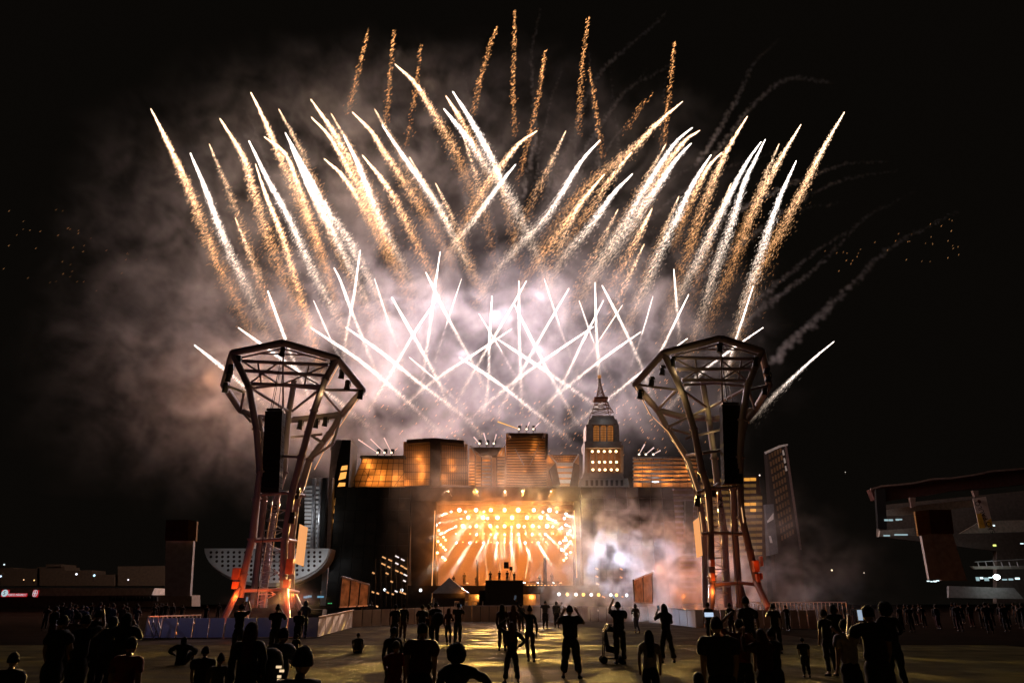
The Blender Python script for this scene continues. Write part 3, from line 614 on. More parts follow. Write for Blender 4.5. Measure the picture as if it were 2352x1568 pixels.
for i, (a, b) in enumerate(BEAMS):
    Y = 103+(i % 4)*2.2; p = P(*a, Y)
    u = a[0]; row = 'upper' if a[1] < 1200 else 'middle' if a[1] < 1235 else 'lower'
    q = P(b[0], b[1], Y-7.5)
    t = fixture('beam_light', p, f'{ORD[i%10]} {("long","short","slim")[i//10]} white beam light {"far left" if u<1050 else "left" if u<1140 else "middle" if u<1195 else "right" if u<1260 else "far right"} on the {row} truss', 'white beam lights on the stage trusses', r=.14, aim=q, m=g_cool)
    lamp(t, p+(q-p).normalized()*.15, COOL, 120000, 'SPOT', to=q, angle=5.2, blend=.35, name='beam')
for i, (u, v, du, dv) in enumerate([(1122,1345,-5,-45),(1148,1339,1,-40),(1176,1339,4,-45),(1204,1339,8,-44),(1235,1339,9,-38),(1271,1339,6,-20),(989,1343,-14,-50),(955,1343,-8,-14)]):
    p = P(u, v-1, 101); q = P(u+du, v+dv, 100.5)
    t = fixture('floor_beam_light', p, f'{ORD[i]} floor beam light on the stage edge shooting straight up', 'floor beam lights on the stage deck', r=.16, aim=q, m=g_cool)
    lamp(t, p+(q-p).normalized()*.12, (1, .90, .72), 95000, 'SPOT', to=q, angle=5.5, blend=.4, name='beam')
# orange wash from the floor lamps along the backcloth
for i in range(7):
    u = 1030+i*43; p = P(u, 1340, 114); t = fixture('wash_light', p, f'{ORD[i]} orange wash light from the left at the foot of the backcloth', 'orange wash lights at the foot of the backcloth', r=.2, aim=p+Vector((0, 3, 5)), m=g_small)
    lamp(t, p+Vector((0, -.3, .6)), (1, .30, .05), 420, name='wash')
# lamps throwing patterned light on to the field: the dapples and long shadows on the turf
for i, (u, v, tx, ty, e, col) in enumerate([(1095,1170,-7,26,34000,(1,.80,.42)),(1200,1170,3,24,44000,(1,.82,.46)),(1265,1190,10,29,15000,(1,.80,.42)),(1160,1200,0,52,14000,(1,.78,.66)),(1030,1200,-16,44,9000,(1,.8,.7))]):
    p = P(u, 1128, 95.2); q = Vector((tx, ty, 0)); MB().bar(p, p+Vector((0, 5.4, .1)), .12).build('outrigger_pipe', m_truss, stage)
    t = fixture('pattern_light', p, f'{ORD[i]} pattern projector on the front truss lighting the field', 'pattern projectors on the front truss', r=.09, aim=q, m=g_small)
    o = lamp(t, p+Vector((0, -.5, 0)), col, e*24, 'SPOT', to=q, angle=24, blend=.6, name='pattern')
    l = o.data; l.use_nodes = True; nt = l.node_tree; em = nt.nodes['Emission']
    tc = nt.nodes.new('ShaderNodeTexCoord'); vo = nt.nodes.new('ShaderNodeTexNoise'); vo.inputs['Scale'].default_value = 42 if i < 3 else 50; vo.inputs['Detail'].default_value = .5
    mp = nt.nodes.new('ShaderNodeMapping'); mp.inputs['Location'].default_value = (i*.7, i*.3, 0); mp.inputs['Scale'].default_value = (.8, 2.4, 2.4)
    nt.links.new(tc.outputs['Normal'], mp.inputs[0]); nt.links.new(mp.outputs[0], vo.inputs['Vector'])
    rp = nt.nodes.new('ShaderNodeValToRGB'); rp.color_ramp.elements[0].position = .555; rp.color_ramp.elements[1].position = .66
    rp.color_ramp.elements[0].color = (.01, .01, .01, 1); nt.links.new(vo.outputs[0], rp.inputs[0]); nt.links.new(rp.outputs[0], em.inputs[1] if False else em.inputs[0])
    mul = nt.nodes.new('ShaderNodeMixRGB'); mul.blend_type = 'MULTIPLY'; mul.inputs[0].default_value = 1; mul.inputs[2].default_value = (*col, 1)
    nt.links.new(rp.outputs[0], mul.inputs[1]); nt.links.new(mul.outputs[0], em.inputs[0])
tag(smoke('stage_haze', (fx(890, 1300, SY)[0], 92, 2.5), (fx(1400, 1300, SY)[0], 117, P(1160, 1040, 100).z), (120, 50, 76),
    [(tuple(P(1160,1250,107)), (10,8,8), 1.0), (tuple(P(1160,1190,102)), (9,5,5), .9), (tuple(P(1010,1250,99)), (5,3.5,6), .45), (tuple(P(1080,1135,100.4)), (8,1.9,3.0), .6), (tuple(P(1210,1130,100.4)), (8,1.9,3.0), .65), (tuple(P(1130,1098,99)), (12,2.5,2.4), .26), (tuple(P(1160,1200,99.5)), (13,1.8,7), .35)],
    .34, 7, .42, 3.4, 5, (1, .74, .50), .2, .20, base=.12), kind='stuff')['label'] = 'orange lit haze filling the stage opening'  # part of the lamps' orange is put into the haze colour

# ------------------------------------------------------------ the skyline of model buildings on the stage roof
def wall_lamps(t, pts, Y, e, col=AMBER, dy=.48):
    for u, v in pts: lamp(t, P(u, v, Y)-Vector((0, dy, 0)), col, e, name='house_lamp')
def building(name, label, Y):
    p = P(1160, 1118, Y); return thing(name, (0, Y, p.z), label, 'building', 'model buildings of the stage skyline')
BY = 104
def grid(t, poly_at, us, vs, Y, w=.07, name='mullion', nh='transom', m=None):
    """bars over a facade; poly_at(v) gives left and right bearings, us = fractions across, vs = bearings of the transoms"""
    m = m or m_frame; v0, v1 = vs[0], vs[-1]
    for f in us:
        a = poly_at(v0); b = poly_at(v1)
        strut(t, name, m, (a[0]+(a[1]-a[0])*f, v0), (b[0]+(b[1]-b[0])*f, v1), Y-.06, w)
    for v in vs:
        a = poly_at(v); strut(t, nh, m, (a[0], v), (a[1], v), Y+.03, w)
lerp = lambda a, b, t: a+(b-a)*t
# 1 slanted glass hall
t = building('slanted_glass_hall', 'low glass hall with slanted left side, glowing amber behind its grid', BY)
quad(t, 'backcloth', m_scrim, [(835,1050),(929,1050),(929,1118),(806,1118)], BY+1.2)
grid(t, lambda v: (lerp(834, 807, (v-1049)/68), 928), [0,.13,.25,.38,.5,.63,.75,.88,1], [1049,1063.5,1077,1090,1104,1106,1117], BY)
quad(t, 'parapet', m_black, [(828,1046),(930,1046),(930,1050),(826,1050)], BY-.1, 2)
strut(t, 'brace', m_frame, (836,1080),(852,1100), BY+.1, .06); strut(t, 'brace', m_frame, (905,1117),(928,1085), BY+.1, .06)
wall_lamps(t, [(848,1072),(874,1090),(874,1104),(850,1106),(910,1096),(908,1110),(842,1058)], BY+1.2, 45)
# 2 big block with dark cap and a dark corner pier
t = building('corner_block', 'tall block with dark cap, dark corner pier and fine glowing grid on both sides', BY)
quad(t, 'backcloth', m_scrim, [(927,1014),(990,1012),(990,1113),(925,1117)], BY+1.3)
quad(t, 'backcloth', m_scrim, [(1009,1012),(1073,1020),(1075,1113),(1009,1113)], BY+1.3)
quad(t, 'cap', m_frame, [(934,1009),(1001,1005.5),(1066,1011),(1066,1020),(1001,1013),(934,1018)], BY-.8, 5)
quad(t, 'corner_pier', m_frame, [(988,1013),(1011,1013),(1010,1116),(986,1116)], BY-.9, 2)
grid(t, lambda v: (927, 988), [i/13 for i in range(14)], [1019,1034,1050,1066,1083,1084.5,1100,1116], BY, .055)
grid(t, lambda v: (1010, 1074), [i/13 for i in range(14)], [1021,1036,1052,1068,1085,1087,1103,1115], BY, .055)
wall_lamps(t, [(968,1070),(970,1086),(966,1100),(962,1052),(934,1108)], BY+1.3, 39)
wall_lamps(t, [(1036,1060),(1040,1078),(1018,1098)], BY+1.3, 27)
# 3 flared tower
def fins(t, l, r, vs, Y, w=.11, m=None, sag=0, name='louvre', d=.3):
    for v in vs:
        a, b = l(v), r(v)
        if sag:
            mid = ((a+b)/2, v+sag); mb = MB().bar(P(a, v, Y), P(*mid, Y-.5), w, d).bar(P(*mid, Y-.5), P(b, v, Y), w, d); mb.build(name, m or m_frame, t)
        else: strut(t, name, m or m_frame, (a, v), (b, v), Y, w, d)
t = building('flared_tower', 'small tower with dark funnel top and slatted glowing sides', BY+1)
quad(t, 'backcloth', m_scrim, [(1078,1030),(1160,1028),(1160,1117),(1076,1117)], BY+2.2)
quad(t, 'funnel_top', m_frame, [(1084,1027),(1152,1027),(1139,1046),(1104,1046)], BY, 1.5)
for a, b in (((1080,1022),(1093,1046)), ((1160,1022),(1150,1045))): strut(t, 'edge_fin', m_white, a, b, BY-.1, .18)
fins(t, lambda v: 1077, lambda v: 1092, [1060+i*7 for i in range(9)], BY+.6, m=m_frame, sag=0)
fins(t, lambda v: 1092, lambda v: 1105, [1062+i*7 for i in range(9)], BY+.6)
fins(t, lambda v: 1107, lambda v: 1127, [1053+i*8.4 for i in range(8)], BY+.3, w=.14, m=m_silver)
fins(t, lambda v: 1142, lambda v: 1159, [1050+i*7 for i in range(10)], BY+.6)
for u in (1091.5, 1106, 1128, 1141): strut(t, 'pier', m_frame, (u, 1046), (u, 1117), BY+.4, .16)
wall_lamps(t, [(1085,1062),(1084,1078),(1086,1094),(1086,1108),(1098,1090),(1098,1108),(1117,1058),(1150,1040),(1150,1088),(1150,1106)], BY+2.2, 16)
# 4 broad curved slatted tower
t = building('curved_louvre_tower', 'broad bowed tower wrapped in thin horizontal slats with a big V on its front', BY+1)
quad(t, 'backcloth', m_scrim, [(1162,996),(1258,996),(1256,1117),(1161,1117)], BY+3)
quad(t, 'parapet', m_frame, [(1166,994),(1252,994),(1249,1001),(1170,1001)], BY-.2, 3)
quad(t, 'side_wall', m_frame, [(1253,994),(1259,996),(1258,1045),(1253,1045)], BY, 3)
for i in range(19): fins(t, lambda v: 1164, lambda v: 1255, [1006+i*6], BY+1, w=.12, sag=(i-9)*.18, m=m_frame, d=.25)
for a, b in (((1183,1030),(1204,1069)), ((1240,1017),(1217,1068)), ((1167,994),(1174,1006)), ((1250,994),(1245,1008))): strut(t, 'v_brace', m_grey, a, b, BY-.15, .16)
wall_lamps(t, [(1182,1048),(1180,1066),(1178,1084),(1181,1102),(1230,1020),(1232,1046),(1238,1056),(1224,1036),(1204,1080),(1240,1080)], BY+3, 16)
# 5 little tower with white stripes
t = building('white_striped_pavilion', 'small funnel shaped pavilion with bright white stripes', BY)
quad(t, 'backcloth', m_scrim, [(1256,1044),(1330,1044),(1330,1116),(1254,1116)], BY+2)
fins(t, lambda v: lerp(1270, 1280, (v-1044)/15), lambda v: lerp(1326, 1318, (v-1044)/15), [1045,1050,1055,1060], BY+.4, w=.08)
for k in range(9): strut(t, 'mullion', m_frame, (1270+k*7, 1045), (1279+k*4.6, 1060), BY+.3, .05)
for a, b in (((1259,1042),(1278,1062)), ((1329,1043),(1317,1062))): strut(t, 'edge_fin', m_white, a, b, BY-.1, .2)
for i in range(4):
    v = 1062+i*13; k0 = (v-1061)/52; k1 = (v+7-1061)/52
    quad(t, 'white_stripe', m_white, [(lerp(1277,1288,k0),v),(lerp(1317.5,1309,k0),v),(lerp(1317.5,1309,k1),v+7.5),(lerp(1277,1288,k1),v+7.5)], BY, .3)
quad(t, 'side_wall', m_frame, [(1318,1062),(1332,1068),(1328,1116),(1310,1112)], BY+.5, 2)
quad(t, 'side_wall', m_frame, [(1276,1062),(1262,1078),(1272,1116),(1287,1112)], BY+.5, 2)
wall_lamps(t, [(1262,1056),(1300,1056),(1290,1074),(1325,1074),(1296,1096)], BY+2, 21)
lamp(t, P(1297, 1112, BY)-Vector((0, 2.6, .4)), (1, .9, .8), 170, name='floodlight')
# 6 stepped stone tower with lit arched windows, fifteen round bulbs
t = building('stepped_stone_tower', 'pale stepped stone tower with arched windows and fifteen bright bulbs, lattice spire on top', BY)
bulb = glow('warm_bulb', (1, .66, .32), 5)
m_stone = mat('pale_stone', (.20, .185, .17), .75, var=.2)
quad(t, 'crown', m_stone, [(1353,962),(1417,962),(1420,974),(1350,974)], BY-.3, 5)
quad(t, 'crown_top', m_stone, [(1360,954),(1410,954),(1412,962),(1357,962)], BY, 4)
for a, b in ((1346,1360),(1412,1422)): quad(t, 'crown_pier', m_stone, [(a,974),(b,974),(b,1013),(a,1013)], BY-.1, 4)
quad(t, 'backcloth', m_scrim, [(1360,973),(1412,973),(1412,1013),(1360,1013)], BY+1.6)
for k in range(3):
    u = 1370+k*16
    arch = [(u-6.4,1012)]+[(u-6.4*math.cos(a), 982-6.4*math.sin(a)) for a in [math.pi*i/8 for i in range(9)]]+[(u+6.4,1012)]
    win = quad(t, 'arched_window', mat('window_glass_amber', (.5,.33,.18), .3, em=(1,.33,.06), es=.30), arch, BY+.5, .08)
    for q in (-3.2, 0, 3.2): strut(t, 'glazing_bar', m_frame, (u+q, 977), (u+q, 1012), BY+.4, .06)
    for j in range(6): strut(t, 'glazing_bar', m_frame, (u-6.4, 982+j*5.5), (u+6.4, 982+j*5.5), BY+.38, .05)
for u in (1361, 1378, 1394, 1411): strut(t, 'pier', m_stone, (u, 973), (u, 1013), BY+.3, .2)
quad(t, 'balcony', m_stone, [(1342,1013),(1429,1013),(1427,1028),(1344,1028)], BY-.6, 5)
quad(t, 'body', mat('tower_brown', (.20,.13,.09), .7), [(1349,1028),(1428,1028),(1429,1086),(1348,1086)], BY+.4, 4)
for k in range(6):
    u = 1356+k*14.2; strut(t, 'pilaster', m_stone, (u, 1028), (u, 1086), BY+.3, .16)
for k, a in enumerate((1343, 1426)): quad(t, 'corner_pier', m_stone, [(a,1022),(a+6,1022),(a+6,1088),(a,1088)], BY, 3)
bi = 0
for vv, us in ((1036.5, [1360.5,1374.5,1388,1401.5,1415]), (1061, [1361.5,1376.5,1389,1402.5,1416]), (1078.5, [1362,1377,1390,1404,1417.5])):
    for u in us:
        p = P(u, vv, BY)
        b = thing('round_lamp', p, f'{["left end","second from left","middle","second from right","right end"][bi%5]} bulb in the {["upper","middle","lower"][bi//5]} row on the stepped stone tower', 'lamp', 'bright bulbs on the stepped stone tower')
        MB().tube(p+Vector((0,.35,0)), p, .18, .26, 10).build('reflector', m_frame, b); MB().lathe(p+Vector((0,-.05,-.24)), [(.06,.06),(.17,.13),(.21,.24),(.17,.35),(.06,.42)], 10).build('bulb', bulb, b)
        lamp(b, p-Vector((0, .6, 0)), (1, .42, .14), 14, name='bulb_light'); bi += 1
for (pts, nm) in (([(1341,1086),(1430,1086),(1433,1097),(1338,1097)], 'cornice'), ([(1334,1098),(1442,1098),(1446,1118),(1330,1118)], 'plinth')): quad(t, nm, m_stone, pts, BY-.9, 5)
for k in range(8): quad(t, 'plinth_window', m_black, [(1345+k*11.5,1102),(1351+k*11.5,1102),(1351+k*11.5,1115),(1345+k*11.5,1115)], BY-.96, .05)
for u in (1340, 1360, 1380, 1400, 1420, 1438): lamp(t, P(u, 1117, BY)-Vector((0, 2.0, 0)), (.95, .95, 1), 3, name='floodlight')
lamp(t, P(1385, 1012, BY)-Vector((0, 2.2, 0)), (.95, .97, 1), 20, name='floodlight'); lamp(t, P(1385, 968, BY)-Vector((0, 1.6, 0)), (.9, .95, 1), 22, name='floodlight')
# lattice spire
sp = thing('lattice_spire', P(1381, 954, BY), 'orange lit steel lattice spire standing on the stepped stone tower', 'spire')
m_red = mat('orange_painted_steel', (.10, .045, .025), .6)
base = P(1381, 954, BY+1); top = P(1377, 868, BY+1); hw = lambda s: 1.6*(1-s)**1.8+.12
lv = [0,.12,.22,.32,.42,.52,.62,.72,.82,.91,1]; mb = MB()
cor = lambda s, k: base.lerp(top, s)+Vector(((1,-1,-1,1)[k]*hw(s), (1,1,-1,-1)[k]*hw(s), 0))
for i in range(len(lv)-1):
    for k in range(4):
        j = (k+1) % 4; a, b, c2, d = cor(lv[i], k), cor(lv[i+1], k), cor(lv[i], j), cor(lv[i+1], j)
        mb.bar(a, b, .10); mb.bar(a, d, .06); mb.bar(c2, b, .06); mb.bar(b, d, .07)
mb.build('lattice', m_red, sp); MB().bar(top, top+Vector((0, 0, 1.6)), .08).build('mast', m_red, sp)
MB().cbox(base.lerp(top, .42), 2.2, 2.2, .3).build('platform', m_red, sp); MB().cbox(top+Vector((0, 0, .2)), .5, .5, .5).build('beacon', glow('beacon', (1, .4, .12), .35), sp)
for s in (.05, .3, .6): lamp(sp, base.lerp(top, s)+Vector((0, -1.4, 0)), (1, .35, .08), 2.5, name='spire_lamp')
# 7 curved banded block
t = building('banded_round_block', 'low round block with silver bands across glowing orange glass', BY)
quad(t, 'backcloth', m_scrim, [(1455,1054),(1602,1052),(1602,1118),(1455,1118)], BY+2.4)
bow = lambda f: -1.7*math.sin(math.pi*min(1, max(0, f)))
for i, v in enumerate([1052,1059.5,1068.5,1077.5,1087,1096,1105]):
    mb = MB()
    for k in range(10):
        f0, f1 = k/10, (k+1)/10; w0 = v+ (1.5-.5*i)*math.sin(math.pi*f0)*-1; w1 = v+(1.5-.5*i)*math.sin(math.pi*f1)*-1
        a = P(1454+f0*148, w0+2*f0*0, BY+.8+bow(f0)); b = P(1454+f1*148, w1, BY+.8+bow(f1)); mb.bar(a, b, .26, .18)
    mb.build('silver_band', m_silver, t)
for u in (1455, 1476, 1496, 1518, 1546, 1562, 1580, 1602): strut(t, 'mullion', m_frame, (u, 1053), (u, 1118), BY+1.0, .08)
wall_lamps(t, [(1466,1112),(1478,1098),(1466,1090),(1490,1082),(1520,1090),(1540,1100),(1560,1090),(1578,1078),(1586,1100),(1530,1110),(1476,1074)], BY+2.4, 27)
for u in (1488, 1498): lamp(t, P(u, 1112, BY)-Vector((0, 3.2, -.5)), (.95, .95, 1), 60, name='floodlight')
# roof lamps throwing short jets
jet = glow('pyro_jet', (1, .74, .68), .95); jet_o = glow('pyro_jet_orange', (1, .55, .12), 1.1)
JET = [((867,1039),(823,1009)),((883,1039),(851,1008)),((899,1039),(882,1005)),((1101,1018),(1088,1003)),((1118,1018),(1111,994)),((1134,1018),(1140,997)),
       ((1192,985),(1143,968)),((1209.5,985),(1216,969)),((1225,985),(1238,971.5)),((1468,1043),(1481,1020)),((1483.5,1043),(1502,1027.5)),((1500.6,1043),(1517,1034))]
NM = ['slanted glass hall','flared tower','curved slatted tower','banded round block']
for i, (a, b) in enumerate(JET):
    p = P(*a, BY+.5); q = P(*b, BY+.5)
    t = thing('roof_pyro_jet', p, f'{["left","middle","right"][i%3]} spotlight jet of three on the roof of the {NM[i//3]}', 'pyro jet', 'short light jets on the skyline roofs')
    MB().tube(p, q, .04, .10, 8).build('jet', jet_o if i == 6 else jet, t)
    MB().lathe(p-Vector((0,0,.22)), [(.06,.06),(.15,.12),(.17,.22),(.12,.32),(.03,.36)], 10).build('lens', glow('jet_lens', (1, .86, .66), 2), t)
    MB().bar(p-Vector((0, -.1, .9)), p+Vector((0,.3,0)), .14).cbox(p+Vector((.1,.35,.25)), .5, .3, .7).build('bracket', m_truss, t)
# ------------------------------------------------------------ the two flared delay towers
m_tube = mat('tower_paint', (.235, .185, .215), .5, 0, var=.12, scale=.7)
m_cable = mat('black_cable', (.01, .01, .01), .6)
m_orange_box = mat('orange_lit_case', (.6, .2, .1), .6)
def text_part(parent, s, loc, size, m, rot, ext=.02, sx=1.0, name='lettering'):
    cu = bpy.data.curves.new(name, 'FONT'); cu.body = s; cu.size = size; cu.extrude = ext; cu.align_x = 'CENTER'; cu.align_y = 'CENTER'
    o = bpy.data.objects.new(name, cu); C.objects.link(o)
    me = bpy.data.meshes.new_from_object(o); bpy.data.objects.remove(o); me.name = name; me.materials.clear(); me.materials.append(m)
    o = bpy.data.objects.new(name, me); C.objects.link(o); o.rotation_euler = rot; o.scale = (sx, 1, 1)
    o.location = Vector(loc)-origin_of(parent); o.parent = parent
    return o
def tower(T, label, num):
    ctr = P(*T['base'], 48); t = thing('delay_tower', (ctr.x, 48, 0), label, 'tower', 'flared steel towers either side of the stage')
    pt = lambda q: P(q[0], q[1], q[2])
    def member(name, qs, r, m=m_tube, n=10, flange=False):
        mb = MB(); ps = [pt(q) for q in qs]
        for a, b in zip(ps, ps[1:]): mb.tube(a, b, r, r, n)
        if flange:
            for p in ps[1:-1]:
                d = (ps[-1]-ps[0]).normalized(); mb.tube(p-d*.06, p+d*.06, r*1.35, r*1.35, n)
        return mb.build(name, m, t, smooth=False)
    for qs in T['columns']: member('column', qs, .23, flange=True, n=12)
    for qs in T['ring']: member('crown_beam', qs, .25)
    for qs in T['bars']: member('truss_chord', qs, .13)
    for qs in T['braces']: member('brace', qs, .065)
    for qs in T['struts']: member('strut', qs, .10)
    for qs in T['waist']: member('waist_ring', qs, .11)
    for qs in T['legs']: member('leg', qs, .20)
    for qs in T['cables']: member('cable', qs, .022, m_cable, 5)
    for qs in T['highlights']: member('glow_line', qs, .028, glow('tower_highlight', (1, .52, .22), .95), 5)  # stage light's highlights on the columns, put in as emissive tubes
    for q in T['heads']:
        p = pt(q); o = MB().cbox(p+Vector((0,0,.25)), .3, .3, .18).tube(p+Vector((0,0,.15)), p-Vector((.1,-.1,.35)), .16, .22, 10).bar(p+Vector((-.2,0,.3)), p+Vector((-.2,0,-.1)), .05).bar(p+Vector((.2,0,.3)), p+Vector((.2,0,-.1)), .05).build('moving_head', m_truss, t)
    for q in T['cases']:
        a = P(q[0], q[2], q[4]); b = P(q[1], q[3], q[4]); MB().box((a.x, q[4]-.2, b.z), (b.x, q[4]+.25, a.z)).build('lamp_case', m_orange_box, t)
    # ladder and cabin inside the shaft
    (u0, v0), (u1, v1) = T['ladder']
    mb = MB(); a, b = P(u0, v0, 48.6), P(u1, v1, 48.6)
    for s in (-.25, .25): mb.bar(a+Vector((s,0,0)), b+Vector((s,0,0)), .05)
    n = 34
    for i in range(n): q = a.lerp(b, i/n); mb.bar(q+Vector((-.25,0,0)), q+Vector((.25,0,0)), .03)
    mb.build('ladder', m_steel, t)
    mb = MB()
    for k in range(9):
        q = a.lerp(b, .08+k*.1); s = 1 if k % 2 else -1; q2 = a.lerp(b, .08+(k+1)*.1)
        mb.bar(q+Vector((-.7*s,.5,0)), q2+Vector((.7*s,.5,0)), .06); mb.bar(q+Vector((-.7,.5,0)), q+Vector((.7,.5,0)), .07)
    mb.build('stair_frame', m_steel, t)
    # number on the back column
    q = pt(T['num']); text_part(t, num, q, .85, m_black, (math.pi/2, 0, 0))
    # bright orange banner panel beside the shaft
    pa = T['panel']; MB().prism([P(u, v, 47.6+.01*i) for i, (u, v) in enumerate(pa)], (0, .12, 0)).build('video_panel', glow('video_panel_orange', (1, .42, .15) if num == '3' else (1, .56, .30), .92 if num == '3' else 1.0), t)
    lamp(t, P(pa[0][0], (pa[0][1]+pa[2][1])/2, 47.0), ORANGE, 14, name='panel_light')
    # line array: a hanging column of loudspeaker cabinets
    la = thing('line_array', P(*T['array'][0], 46.4), f'{"left" if num=="3" else "right"} black column of stacked loudspeakers, hanging in tower number {num}', 'loudspeakers')
    a, b = P(*T['array'][0], 46.4), P(*T['array'][1], 46.4); n = 16; wd = T['array'][2]
    for i in range(n):
        c0 = a.lerp(b, (i+.04)/n); c1 = a.lerp(b, (i+.96)/n)
        MB().prism([(c0.x-wd, c0.y-.28, c0.z), (c0.x+wd, c0.y-.28, c0.z), (c1.x+wd, c1.y-.22, c1.z), (c1.x-wd, c1.y-.22, c1.z)], (0, .75, 0)).build('speaker_cabinet', m_black, la)
    MB().cbox(a+Vector((0, .1, .15)), wd*1.8, .6, .14).bar(a+Vector((-.2,0,.2)), a+Vector((-.1,.3,3.4)), .04).bar(a+Vector((.2,0,.2)), a+Vector((.1,.3,3.4)), .04).build('rigging_frame', m_truss, la)
    for (u, v, Y, col, e) in T['lamps']: lamp(t, P(u, v, Y), col, e, name='tower_light')
    return t
TL = dict(base=(640, 1385),
 columns=[[(534,810,45.2),(572,890,45.4),(589,985,45.8),(597,1084,46.2),(589,1146,46.5),(579,1237,46.6),(559,1320,46.6),(551,1372,46.6)],
          [(774,823,45.2),(747,871,45.4),(721,943,45.7),(692,1048,46.1),(670,1133,46.5),(654,1237,46.6),(650,1320,46.6),(655,1385,46.6)],
          [(676,875,51.4),(664,943,51.2),(652,1084,50.4),(631,1158,49.8),(614,1256,49.6),(605,1395,49.6)],
          [(785,951,51),(757,995,50.6),(711,1055,49.6),(694,1110,49.2),(680,1158,49),(670,1237,49),(668,1395,49)],
          [(553,943,51),(593,960,50.8),(603,1010,50.2),(606,1146,49.2),(598,1237,49),(579,1395,49)]],
 ring=[[(534,810,45.2),(650,787,44.0)],[(650,787,44.0),(774,823,45.2)],[(774,823,45.2),(833,896,48)],[(833,896,48),(785,951,51)],[(785,951,51),(760,955,51.6),(657,965,52),(592,958,51.6)],[(553,943,51),(513,884,48)],[(513,884,48),(534,810,45.2)]],
 bars=[[(557,829,45.3),(755,838,45.3)],[(562,851,45.6),(746,862,45.6)],[(570,881,45.9),(738,887,45.9)]],
 braces=[[(560,832,45.4),(640,882,45.8)],[(640,832,45.4),(570,882,45.8)],[(648,835,45.4),(735,885,45.8)],[(748,840,45.4),(650,882,45.8)],[(592,831,45.4),(600,880,45.8)],[(710,837,45.4),(699,884,45.8)],[(555,821,45.2),(650,800,44.6)],[(650,800,44.6),(750,828,45.2)],[(595,812,45),(700,815,45)],[(650,800,44.6),(650,960,47)]],
 struts=[[(578,892,45.9),(660,943,50)],[(735,893,45.9),(672,943,50)],[(738,895,45.9),(785,951,51)],[(738,895,45.9),(833,896,48)],[(513,884,48),(560,900,46)],[(560,900,46),(553,943,51)],[(553,943,51),(577,969,50)],[(572,892,45.9),(640,884,46.6),(735,893,45.9)],[(668,1004,50),(740,997,50)],[(785,951,51),(765,1018,49),(711,1055,49.6)],[(700,990,50),(745,1020,49)],[(646,1046,47),(690,1050,46.2)]],
 waist=[[(597,1136,46.5),(655,1131,46.5),(700,1138,49)],[(597,1137,46.5),(606,1128,49.2)],[(583,1242,46.6),(654,1238,46.6),(680,1243,49)],[(583,1243,46.6),(599,1236,49)],[(560,1356,46.6),(652,1354,46.6),(685,1360,48)]],
 legs=[[(548,1352,46.4),(500,1449,44.0)],[(655,1352,46.4),(662,1452,44.0)],[(585,1352,49),(560,1432,50.5)],[(668,1350,49),(705,1432,50.5)]],
 cables=[[(620,945,46.5),(650,800,44.8)],[(618,1132,46),(602,1250,45.4),(588,1395,44)],[(762,1018,49),(758,1035,49)]],
 highlights=[[(833,899,47.9),(790,965,50.4),(752,1020,49.6),(722,1078,49)],[(780,835,45.6),(752,885,45.8)],[(716,1062,48),(700,1120,48)]],
 heads=[(650,807,44.5),(548,828,45.2),(764,835,45.2),(531,848,46),(526,865,46.5),(519,890,47.5),(786,858,46.4),(799,884,47),(829,905,47.8),(690,975,51),(727,972,51),(748,968,51),(683,1132,47),(672,1188,46.4)],
 cases=[(537,548,1304,1331,46.2),(536,545,1335,1352,46.2),(660,672,1283,1318,46.2),(653,664,1330,1350,46.2)],
 ladder=((634,1150),(598,1395)), num=(632,1169,49.2), panel=[(688,1203),(706,1211),(696,1300),(677,1293)],
 array=((631,946),(622,1132),.60),
 lamps=[(742,905,45.2,(1,.72,.30),17.7),(700,950,50.4,(1,.68,.25),21.2),(560,885,45.4,(1,.70,.30),14.1),(795,935,48.5,(1,.68,.28),14.1),(520,905,46.8,(1,.72,.3),9.4),(735,1020,48,(1,.7,.3),9.4),(665,1010,49.5,(1,.68,.3),14.1),
        (640,1148,47.6,RED,3.1),(640,1252,47.6,RED,4.2),(600,1360,46,RED,22.5),(545,1365,45.6,(1,.13,.015),90.0),(672,1368,45.4,(1,.13,.015),90.0),(520,1425,43.2,RED,18.8),(672,1418,43.2,(1,.2,.03),41.2),(640,950,44,(1,.4,.3),5.3)])
